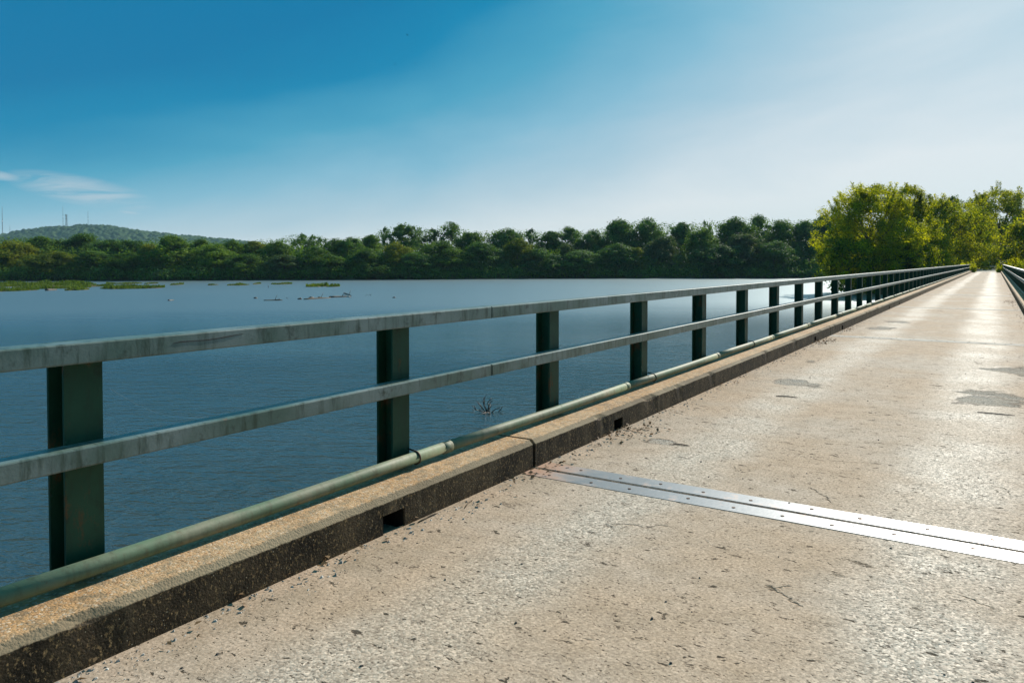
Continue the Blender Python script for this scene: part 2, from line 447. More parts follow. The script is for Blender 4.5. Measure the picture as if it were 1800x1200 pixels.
M['dark_leaf'] = foliage('dark green foliage', (0.018, 0.066, 0.018), (0.150, 0.270, 0.050), 0.38)
M['mid_leaf'] = foliage('mid green foliage', (0.024, 0.078, 0.014), (0.180, 0.290, 0.034), 0.42)
M['yellow_leaf'] = foliage('yellow green foliage', (0.060, 0.100, 0.010), (0.26, 0.29, 0.022), 0.45)
M['pale_leaf'] = foliage('pale grey green foliage', (0.040, 0.080, 0.030), (0.130, 0.185, 0.070), 0.35)
M['near_leaf'] = foliage('backlit sycamore foliage', (0.018, 0.062, 0.008), (0.460, 0.480, 0.014), 0.60, (2.0, 1.75, 0.3))
M['lush_leaf'] = foliage('bright yellow green foliage', (0.20, 0.26, 0.012), (0.45, 0.48, 0.03), 0.62, (1.6, 1.4, 0.35))
M['reed'] = foliage('water willow green', (0.040, 0.085, 0.012), (0.14, 0.20, 0.030), 0.35)

def ground_mat():
    m, t, b = material('bank soil and rough grass')
    p = t.pos(); z = t.xyz(p)[2]
    n = t.noise(p, 0.8, 6, 0.65)
    col = t.mix(t.smooth(n, 0.35, 0.65), (0.045, 0.060, 0.020), (0.085, 0.085, 0.035))
    col = t.mix(t.smooth(t.m('ADD', z, t.m('MULTIPLY', n, 0.4)), -2.75, -3.05), col, (0.12, 0.085, 0.05))
    t.put(b.inputs['Base Color'], col)
    b.inputs['Roughness'].default_value = 0.95
    b.inputs['Specular IOR Level'].default_value = 0.1
    t.put(b.inputs['Normal'], bump(t, n, 0.6, 0.3))
    return m
M['ground'] = ground_mat()

def hill_mat():
    m, t, b = material('wooded hillside')
    p = t.pos()
    v = t.voro(p, 0.11)
    r = t.xyz(v.outputs['Color'])[0]
    col = t.mix(r, (0.010, 0.032, 0.014), (0.055, 0.095, 0.030))
    col = t.mix(t.smooth(t.noise(p, 0.012, 4), 0.4, 0.65), col, t.mix(1.0, col, (1.35, 1.25, 1.1), 'MULTIPLY'))
    t.put(b.inputs['Base Color'], col)
    b.inputs['Roughness'].default_value = 0.9
    b.inputs['Specular IOR Level'].default_value = 0.1
    t.put(b.inputs['Normal'], bump(t, t.noise(p, 0.5, 4, 0.7), 0.8, 2.0))
    return m
M['hill'] = hill_mat()

# ------------------------------------------------------------------ setting: land, lake, hill
WZ = -3.5
SHORE_PX = [(-120, 190), (0, 198), (120, 201), (260, 200), (420, 208), (600, 211), (760, 218), (1000, 232), (1200, 233), (1400, 232), (1480, 224)]
def shore_depth(px):
    xs = [q[0] for q in SHORE_PX]; return float(np.interp(px, xs, [q[1] for q in SHORE_PX]))
poly = [at_depth(px, 460.7, zc).xy for px, zc in SHORE_PX]
poly = [(p.x, p.y) for p in poly]
poly += [(-30, 215), (-26, 175), (-22, 148), (-18, 133), (-12, 124), (-4, 120), (6, 119), (40, 122), (110, 110), (125, 20), (60, -45), (8, -22), (-6, -22),
         (-30, -34), (-120, -110), (-270, -70), (-285, 40)]
CX, CY = -62.0, 90.0
pp = []
for i in range(len(poly)):
    a, b_ = poly[i], poly[(i + 1) % len(poly)]
    for k in range(24):
        f = k / 24
        pp.append((a[0] + (b_[0] - a[0]) * f, a[1] + (b_[1] - a[1]) * f))
pa = np.array(pp); ang = np.arctan2(pa[:, 1] - CY, pa[:, 0] - CX); rad = np.hypot(pa[:, 0] - CX, pa[:, 1] - CY)
o_ = np.argsort(ang); ang, rad = ang[o_], rad[o_]
def shore_r(th):
    return float(np.interp(th, ang, rad, period=2 * math.pi))
def shore_dist(x, y):
    th = math.atan2(y - CY, x - CX)
    return math.hypot(x - CX, y - CY) - shore_r(th)
PROF = [(-1e9, -5.2), (-14, -4.9), (-4, -4.0), (0, -3.50), (1.2, -3.25), (4, -2.7), (10, -1.9), (30, -1.1), (120, -0.8), (5000, -0.8)]
def ground_z(x, y):
    dd = shore_dist(x, y)
    return float(np.interp(dd, [q[0] for q in PROF], [q[1] for q in PROF]))
NA = 720
offs = [-14, -4, -1.5, 0, 0.6, 1.2, 2.5, 4, 7, 10, 18, 30, 60, 120, 300, 900, 2500, 6000, 9000]
vs, fs = [(CX, CY, -5.2)], []
for i in range(NA):
    th = -math.pi + 2 * math.pi * i / NA
    r0 = shore_r(th) + 1.6 * mnoise.noise(Vector((math.cos(th) * 60, math.sin(th) * 60, 0)))
    for k, of in enumerate(offs):
        r = max(2.0 + k, r0 + of)
        z = float(np.interp(of, [q[0] for q in PROF], [q[1] for q in PROF]))
        if 0.5 < of < 200: z += 0.25 * mnoise.noise(Vector((math.cos(th) * r * .15, math.sin(th) * r * .15, 7)))
        vs.append((CX + math.cos(th) * r, CY + math.sin(th) * r, z))
K = len(offs)
for i in range(NA):
    j = (i + 1) % NA
    fs.append((0, 1 + i * K, 1 + j * K))
    for k in range(K - 1):
        fs.append((1 + i*K + k, 1 + i*K + k + 1, 1 + j*K + k + 1, 1 + j*K + k))
g = MB(); g.v, g.f = vs, fs
ground = g.build('ground', M['ground'], smooth=True); tag(ground, kind='structure')

wm = MB()
wvs = [(CX, CY, WZ)] + [(CX + math.cos(t_) * (shore_r(t_) + 6), CY + math.sin(t_) * (shore_r(t_) + 6), WZ) for t_ in np.linspace(-math.pi, math.pi, 361)[:-1]]
wm.add(wvs, [(0, 1 + i, 1 + (i + 1) % 360) for i in range(360)])
water = wm.build('water', M['water']); tag(water, 'wind rippled blue lake beside the bridge', kind='structure')

# hill: ridge line taken from the skyline, 1900 m off, crowns as bumps
HD = 1900.0
ridge_px = [-420, -300, -180, -60, 0, 40, 75, 110, 150, 200, 240, 300, 350, 400, 450, 520, 640]
ridge_py = [455, 440, 428, 418, 412, 404, 399, 396, 395, 396.5, 403.5, 411.5, 415.5, 420, 427, 440, 458]
hv, hf = [], []
NXH, NYH = 520, 120
for i in range(NXH):
    px = -420 + 1060 * i / (NXH - 1)
    top = at_depth(px, float(np.interp(px, ridge_px, ridge_py)), HD)
    hz = top.z - 4
    out = Vector((top.x - CAM.x, top.y - CAM.y, 0)).normalized()
    for j in range(NYH):
        s_ = -1 + 1.6 * j / (NYH - 1)           # -1 the foot facing us, 0 the ridge, +.6 behind
        q = Vector((top.x, top.y, 0)) + out * (s_ * 330)
        prof = max(0.0, 1 - abs(s_) ** 1.35) if s_ < 0 else max(0.0, 1 - (s_ * 1.2) ** 2)
        dv, _ = mnoise.voronoi(Vector((q.x * 0.085, q.y * 0.085, 0)))
        bumpz = 10.0 * (1 - dv[0] * 1.1) + 3.0 * mnoise.noise(Vector((q.x * .02, q.y * .02, 3)))
        undul = 9 * mnoise.noise(Vector((q.x * .006, q.y * .006, 9)))
        hv.append((q.x, q.y, -2 + (hz + undul * (1 - prof)) * prof + bumpz * min(1, prof * 6)))
for i in range(NXH - 1):
    for j in range(NYH - 1):
        hf.append((i*NYH+j, (i+1)*NYH+j, (i+1)*NYH+j+1, i*NYH+j+1))
hm = MB(); hm.v, hm.f = hv, hf
hill = hm.build('hill', M['hill'], smooth=True); tag(hill, kind='structure')

# ------------------------------------------------------------------ the bridge
KL, KR = -2.808, 0.721            # kerb faces
SPAN, J0, PITCHP = 11.736, 4.67, 1.956
K0, K1 = -2, 11                   # joints from -2 to 11
Y0, Y1 = J0 + K0 * SPAN, J0 + K1 * SPAN
bridge = tag(empty('concrete_bridge', (0, Y0, 0)), 'long narrow concrete bridge deck with tan kerbs crossing the lake', 'bridge')

def part(mb, name, mat, parent, smooth=False):
    o = mb.build(name, mat, parent, smooth)
    o.matrix_parent_inverse = Matrix.Identity(4)
    off = world_loc(parent)
    o.location = -off
    return o
def world_loc(o):
    v = Vector((0, 0, 0))
    while o is not None:
        v += o.location; o = o.parent
    return v

mb = MB()
for k in range(K0, K1):
    a, b_ = J0 + k * SPAN + 0.012, J0 + (k + 1) * SPAN - 0.012
    ys = np.linspace(a, b_, 25)
    mb.extrude_y([(-3.32, -0.45), (1.24, -0.45), (1.24, -0.02), (KR + .02, -0.02), (KR + .02, 0.0), (KL - .02, 0.0), (KL - .02, -0.02), (-3.32, -0.02)], list(ys))
part(mb, 'deck', M['road'], bridge)
for k in range(K0, K1):
    a, b_ = J0 + k * SPAN, J0 + (k + 1) * SPAN
    for side in (-1, 1):
        mb = MB()
        rr = random.Random(k * 7 + side)
        fx = KL if side < 0 else KR
        holes = [a + 1.46, b_ - 1.52]
        g0 = 0.018
        segs = [(a + g0, holes[0] - .09, -.018), (holes[0] - .09, holes[0] + .09, .105), (holes[0] + .09, holes[1] - .09, -.018), (holes[1] - .09, holes[1] + .09, .105), (holes[1] + .09, b_ - g0, -.018)]
        for s0, s1, zb in segs:
            n = max(1, int((s1 - s0) / 0.12)) if s0 < 30 and s1 > -2 else 2
            ys = np.linspace(s0, s1, n + 1)
            vs, fs = [], []
            for yy in ys:
                e = 0.006 * mnoise.noise(Vector((yy * 3.1, side * 5, 0))) + 0.004 * mnoise.noise(Vector((yy * 11, side * 3, 2)))
                chip = -0.022 if rr.random() < 0.09 and s0 < yy < s1 else 0.0
                pf = [(-0.035 + e, .205), (-0.002 + e * .3 + chip * .3, .172 + e + chip), (0.0, zb), (-0.50, zb), (-0.50, .205)]
                for dx_, dz_ in pf:
                    vs.append((fx + (dx_ if side < 0 else -dx_), yy, dz_))
            m_ = len(ys)
            for q in range(m_ - 1):
                for i in range(5):
                    j = (i + 1) % 5
                    fs.append((q*5+i, (q+1)*5+i, (q+1)*5+j, q*5+j) if side < 0 else (q*5+i, q*5+j, (q+1)*5+j, (q+1)*5+i))
            fs.append(tuple(range(5)) if side < 0 else tuple(range(5))[::-1])
            fs.append(tuple((m_-1)*5+i for i in range(5))[::-1] if side < 0 else tuple((m_-1)*5+i for i in range(5)))
            mb.add(vs, fs)
        for hc in holes:     # back of the drain slot
            xb = fx - 0.30 if side < 0 else fx + 0.30
            mb.box((min(xb, xb + .02), hc - .088, -.018), (max(xb, xb + .02), hc + .088, .104))
        part(mb, 'kerb', M['kerb'], bridge)
for k in range(K0, K1 + 1):
    yj = J0 + k * SPAN
    ej = empty('expansion_joint', (0, yj - Y0, 0)); ej.parent = bridge
    for s_ in (-1, 1):
        y0_, y1_ = (yj - .182, yj - .020) if s_ < 0 else (yj + .020, yj + .182)
        mb = MB(); n = 12
        xs = np.linspace(KL + .006, KR - .006, n + 1)
        vs = []
        for xx in xs:
            wv = 0.0012 * mnoise.noise(Vector((xx * 2, yj, s_)))
            vs += [(xx, y0_, .0035 + wv), (xx, y1_, .0035 + wv), (xx, y0_, -.01), (xx, y1_, -.01)]
        fs = []
        for i in range(n):
            a4, b4 = i * 4, i * 4 + 4
            fs += [(a4, b4, b4+1, a4+1), (a4+2, b4+2, b4, a4), (a4+1, b4+1, b4+3, a4+3)]
        fs += [(0, 1, 3, 2), (n*4, n*4+2, n*4+3, n*4+1)]
        mb.add(vs, fs)
        pl = part(mb, 'plate', M['steel'] if k <= 0 else M['dullplate'], ej)
        if -1 < k < 3:
            for q in range(11):
                mb = MB()
                xx = KL + .22 + q * 0.31 + (0.08 if s_ > 0 else 0) + random.uniform(-.05, .05)
                yy = (y0_ + y1_) / 2 + random.uniform(-.02, .02)
                mb.tube([(xx, yy, .002), (xx, yy, .0072)], [.013, .010], 8)
                part(mb, 'bolt', M['bolt'], ej)
    mb = MB(); mb.box((KL + .004, yj - .014, -.16), (KR - .004, yj + .014, -.03)); part(mb, 'seal', M['dark'], ej)
for k in range(K0 + 1, K1):
    yj = J0 + k * SPAN
    mb = MB()
    mb.box((-3.1, yj - .45, -1.05), (1.0, yj + .45, -.452))
    for xx in (-2.5, 0.4): mb.tube([(xx, yj, -5.6), (xx, yj, -1.05)], .38, 16, False)
    part(mb, 'pier', M['concrete'], bridge)

# ------------------------------------------------------------------ railings
def chamfer_rect(x0, x1, z0, z1, c):
    return [(x0+c, z0), (x1-c, z0), (x1-c*.3, z0+c*.3), (x1, z0+c), (x1, z1-c), (x1-c*.3, z1-c*.3), (x1-c, z1), (x0+c, z1), (x0+c*.3, z1-c*.3), (x0, z1-c), (x0, z0+c), (x0+c*.3, z0+c*.3)]

RF = 3.03     # distance of the rail face from the camera's line, left side
def railing(side, label):
    mir = (lambda x: -x) if side < 0 else (lambda x: x - 3.03 + (KR + 0.222))
    root = tag(empty('bridge_railing', (mir(3.13), Y0 + .4, 0.205)), label, 'railing', 'green steel railings of the bridge')
    def rail(name, zb, zt, d):
        for k in range(K0, K1):
            a = J0 + k * SPAN - 0.215; b_ = a + SPAN - 0.014
            if k == K0: a = Y0 + .2
            if k == K1 - 1: b_ = Y1 - 3.2
            x0, x1 = sorted((mir(RF), mir(RF + d)))
            ys = np.linspace(a, b_, 7)
            mb = MB(); mb.extrude_y(chamfer_rect(x0, x1, zb, zt, .007), list(ys))
            part(mb, name, M['rail'], root)
    rail('top_rail', 1.5 - .1328 * RF, 1.5 - .1050 * RF, .118)
    rail('lower_rail', 1.5 - .2690 * RF, 1.5 - .2425 * RF, .104)
    hw, dp, tf, tw = .078, .135, .013, .010
    x0, x1 = sorted((mir(3.135), mir(3.135 + dp)))
    xm0, xm1 = x0 + tf, x1 - tf
    prof = [(x0, -hw), (xm0, -hw), (xm0, -tw/2), (xm1, -tw/2), (xm1, -hw), (x1, -hw), (x1, hw), (xm1, hw), (xm1, tw/2), (xm0, tw/2), (xm0, hw), (x0, hw)]
    first = None
    n0 = math.ceil((Y0 + .4 - 1.63) / PITCHP)
    n1 = math.floor((Y1 - 3.3 - 1.63) / PITCHP)
    rl = world_loc(root)
    for n in range(n0, n1 + 1):
        yy = 1.63 + PITCHP * n
        if first is None:
            mb = MB()
            mb.extrude_z([(px - (x0 + x1) / 2, py) for px, py in prof], 0, 1.5 - .1090 * RF - .205)
            mb.box((-dp/2 - .02, -hw - .02, 0), (dp/2 + .004, -hw - .001, .014)); mb.box((-dp/2 - .02, hw + .001, 0), (dp/2 + .004, hw + .02, .014))
            me = mb.mesh('post'); me.materials.append(M['post'])
            o = bpy.data.objects.new('post', me); first = o
        else:
            o = first.copy()
        COL.objects.link(o)
        o.parent = root
        o.location = Vector(((x0 + x1) / 2, yy, .205)) - rl
    return root
LEFT_RAILING = railing(-1, 'green steel railing nearest the lake, running from the left edge to the far trees')
railing(1, 'green steel railing seen end on at the right edge, beyond the roadway')

# long hairline crack in the paint of the top rail
mb = MB(); cp = []
for px, py in ((304, 603.5), (318, 600.5), (340, 599), (362, 597.5), (384, 594.5), (402, 591), (416, 588.5), (428, 586.5)):
    r_ = ray(px, py); cp.append(CAM + r_ * ((-RF + .0005 - CAM.x) / r_.x))
mb.tube(cp, [.0008, .0022, .0016, .0022, .0020, .0026, .0016, .0006], 5)
part(mb, 'paint_crack', M['dark'], LEFT_RAILING)

# conduit pipes clamped to the posts
def conduit(side, label):
    xc = -3.062 if side < 0 else KR + 0.254
    zc_ = .267
    root = tag(empty('conduit_pipe', (xc, Y0 + .3, zc_)), label, 'pipe')
    y = 3.93 - 2.9 * 8
    r = .0365
    while y < Y1 - 3:
        a, b_ = max(y, Y0 + .3), min(y + 2.9, Y1 - 2.8)
        if b_ > a + .2:
            mb = MB()
            sag = [(xc + .0012 * math.sin(a + i), a + (b_ - a) * i / 4, zc_ + .0035 * math.sin(2 * a + i * 1.3)) for i in range(5)]
            mb.tube(sag, r, 24)
            part(mb, 'pipe', M['pipe'], root, True)
            mb = MB()
            mb.tube([(xc, a - .02, zc_), (xc, a - .018, zc_), (xc, a + .06, zc_), (xc, a + .062, zc_)], [r + .001, r + .0032, r + .0032, r + .001], 24)
            part(mb, 'coupling', M['pipe'], root, True)
        y += 2.9
    sgn = -1 if side < 0 else 1
    for n in range(-10, 66, 2):
        yy = 1.63 + PITCHP * (n + 1) + .05
        if not (Y0 + 1 < yy < Y1 - 4): continue
        mb = MB()
        pts = [(xc + sgn * .06, yy, zc_ + r + .012)]
        for a in np.linspace(80, -100, 9):
            pts.append((xc - sgn * math.cos(R(a)) * (r + .005), yy, zc_ + math.sin(R(a)) * (r + .005)))
        mb.tube(pts, .0055, 6)
        part(mb, 'clamp', M['bolt'], root, True)
    return root
conduit(-1, 'faded green conduit pipe lying along the kerb below the lake side railing')
conduit(1, 'green conduit pipe along the kerb at the right edge of the roadway')

# ------------------------------------------------------------------ land at the far end: approach road, cross road
mb = MB()
ap = [(Y1 - .02, -2.81, .72, 0.0), (Y1 + 20, -2.7, .8, -.03), (190, -2.6, 1.0, -.10), (196, -7, 6, -.10), (198, -19, 45, -.10), (206, -19, 45, -.10)]
vs, fs = [], []
for y, xa, xb, z in ap: vs += [(xa, y, z - .004), (xb, y, z - .004)]
for i in range(len(ap) - 1): fs.append((2*i, 2*i+1, 2*i+3, 2*i+2))
mb.add(vs, fs)
M['gravel'] = plain('pale gravel road', (0.36, 0.31, 0.24), 0.9, 0, 0.2, 3)
tag(mb.build('approach_road', M['gravel']), 'pale road beyond the end of the bridge', kind='structure')
mb = MB()
prof = [(-14, -3.6), (-5.0, -.35), (-3.6, -.12), (2.0, -.12), (3.4, -.35), (12, -3.6)]
ys = [Y1 - 12, Y1 - 3, Y1, Y1 + 20, 195, 212]
zs = [-2.6, -.4, 0, 0, -.06, -.06]
vs, fs = [], []
for y, dz_ in zip(ys, zs):
    sx = 1.0 if y < 190 else 1.5
    for x, z in prof: vs.append((x * sx, y, z + dz_))
n = len(prof)
for i in range(len(ys) - 1):
    for j in range(n - 1):
        fs.append((i*n+j, i*n+j+1, (i+1)*n+j+1, (i+1)*n+j))
mb.add(vs, fs)
tag(mb.build('embankment', M['ground'], smooth=True), 'grassy bank carrying the road off the bridge', kind='structure')

# ------------------------------------------------------------------ foliage builders
def leaf_quads(rng, cen, rad, n, size, up=0.35, shell=0.55, squash=0.8, ratio=0.62):
    """n leaf-sized quads in a ball-shaped clump"""
    dv = rng.normal(size=(n, 3)); dv /= np.linalg.norm(dv, axis=1)[:, None]
    r = rad * (shell + (1 - shell) * rng.random(n)) ** 1.0 * (0.75 + 0.5 * rng.random(n))
    c = cen + dv * r[:, None] * np.array([1, 1, squash])
    nrm = dv * 1.0 + rng.normal(size=(n, 3)) * 0.42 + np.array([0, 0, up]); nrm /= np.linalg.norm(nrm, axis=1)[:, None]
    a = np.cross(nrm, rng.normal(size=(n, 3))); a /= np.linalg.norm(a, axis=1)[:, None] + 1e-9
    b = np.cross(nrm, a)
    s = size * (0.6 + 0.8 * rng.random(n))[:, None]
    a, b = a * s * .5, b * s * .5 * ratio
    fold = nrm * s * 0.10
    return np.stack([c - a, c - b + fold, c + a, c + b + fold], axis=1)

def crown_points(rng, H, W, base, n, kind):
    """clump centres filling a crown of height H and half width W whose foliage starts at base*H"""
    out = []
    lob = rng.random(6) * 6.28
    while len(out) < n:
        t = rng.random() ** 0.8
        z = base + (1 - base) * t
        if kind == 'round': env = math.sqrt(max(0, 1 - (2 * t - 0.9) ** 2 / 1.25))
        elif kind == 'broad': env = math.sqrt(max(0.0, 1 - max(0, (t - 0.35) / 0.65) ** 2)) * (0.85 + .15 * t)
        elif kind == 'tall': env = math.sqrt(max(0.0, 1 - max(0, (t - 0.3) / 0.7) ** 1.6)) * 0.9
        elif kind == 'pine': env = math.sqrt(max(0.0, 1 - ((t - .45) / .6) ** 2)) if t > .02 else .3
        else: env = 1 - t * .75
        a = rng.random() * 6.2832
        lump = 1 + 0.16 * math.sin(3 * a + lob[0] + z * 5) + 0.12 * math.sin(5 * a + lob[1] - z * 9)
        rr = env * lump * (1 - 0.55 * rng.random() ** 2.2)
        out.append((math.cos(a) * rr * W, math.sin(a) * rr * W, z * H))
    return np.array(out)

def make_tree(seed, H, W, kind='broad', base=0.12, clumps=60, per=70, leaf=0.42, crad=None, sprigs=0, trunk_r=None, limbs=9):
    """(trunk mesh, crown mesh), both with their origin at the foot of the trunk"""
    rng = np.random.default_rng(seed); pr = random.Random(seed)
    cs = crown_points(rng, H * 0.94, W * 0.86, base, clumps, kind)
    crad = crad or W * 0.24
    Q = []
    for c in cs:
        Q.append(leaf_quads(rng, c, crad * (0.6 + 0.8 * rng.random()), int(per * (0.6 + 0.8 * rng.random())), leaf))
    # inner foliage so that the crown is not hollow
    q = crown_points(rng, H * .85, W * .55, base, clumps // 2, kind)
    for c in q: Q.append(leaf_quads(rng, c, crad * 1.1, per // 2, leaf * 1.3))
    tm = MB()
    tr = trunk_r or H * 0.018
    th = H * (0.62 if kind != 'pine' else .93)
    bend = [pr.uniform(-.03, .03) * H for _ in range(4)]
    tp = [(0, 0, -.4), (bend[0] * .4, bend[1] * .4, th * .3), (bend[0], bend[1], th * .65), (bend[0] + bend[2], bend[1] + bend[3], th)]
    tm.tube(tp, [tr * 1.25, tr, tr * .72, tr * .3], 8)
    for c in cs[:limbs]:
        f = min(.95, max(.25, (c[2] / H) * .62 / .62 * .7))
        s0 = Vector(tp[1]).lerp(Vector(tp[3]), f)
        e = Vector(c); mid_ = s0.lerp(e, .55) + Vector((0, 0, -.04 * H + .02 * H * pr.random()))
        tm.tube([s0, mid_, e], [tr * .38, tr * .24, tr * .07], 5)
    for i in range(sprigs):          # leafy shoots standing out of the outline
        c = cs[pr.randrange(len(cs))]
        if c[2] < H * .45: continue
        dirn = Vector((c[0] / W, c[1] / W, .8 + pr.random())).normalized()
        L = W * (.10 + .15 * pr.random())
        p0 = Vector(c); p1 = p0 + dirn * L
        tm.tube([p0, p1], [tr * .10, tr * .03], 4)
        for k in range(7):
            pc = p0.lerp(p1, .35 + .65 * k / 6)
            Q.append(leaf_quads(rng, np.array(pc), leaf * 1.5, 9, leaf, shell=.2))
    cm = quads_mesh('crown', np.concatenate(Q))
    return tm.mesh('trunk'), cm

def place_tree(meshes, loc, scale, rot, leafmat, label, name='tree', cat='tree', group=None, sx=1.0, bark='bark'):
    root = tag(empty(name, loc), label, cat, group)
    root.scale = (scale * sx, scale * sx, scale); root.rotation_euler = (0, 0, rot)
    for me, nm, mt in ((meshes[0], 'trunk', M[bark]), (meshes[1], 'crown', leafmat)):
        if me is None: continue
        if not me.materials: me.materials.append(mt)
        o = bpy.data.objects.new(nm, me); COL.objects.link(o); o.parent = root
        o.material_slots[0].link = 'OBJECT'; o.material_slots[0].material = mt
    return root

# far tree meshes, 10 m tall before scaling
FAR = {}
for i in range(4): FAR['broad', i] = make_tree(100 + i, 10, 4.6, 'broad', 0.02, 100, 125, .32, crad=1.05, sprigs=4)
for i in range(3): FAR['round', i] = make_tree(200 + i, 10, 4.2, 'round', 0.02, 90, 125, .32, crad=.95)
for i in range(3): FAR['tall', i] = make_tree(300 + i, 10, 3.4, 'tall', 0.02, 90, 120, .31, crad=.9)
FAR['airy', 0] = make_tree(400, 10, 4.0, 'broad', 0.28, 42, 48, .32, crad=.75, sprigs=20)
FAR['pine', 0] = make_tree(500, 10, 2.3, 'pine', 0.66, 34, 60, .26, crad=.55, limbs=16)
FAR['bush', 0] = make_tree(600, 10, 6.5, 'round', 0.0, 60, 70, .55, crad=1.5, limbs=5)
FAR['bush', 1] = make_tree(601, 10, 7.5, 'broad', 0.0, 60, 70, .55, crad=1.6, limbs=5)
D, Mi, Yl, Pa = 'dark_leaf', 'mid_leaf', 'yellow_leaf', 'pale_leaf'
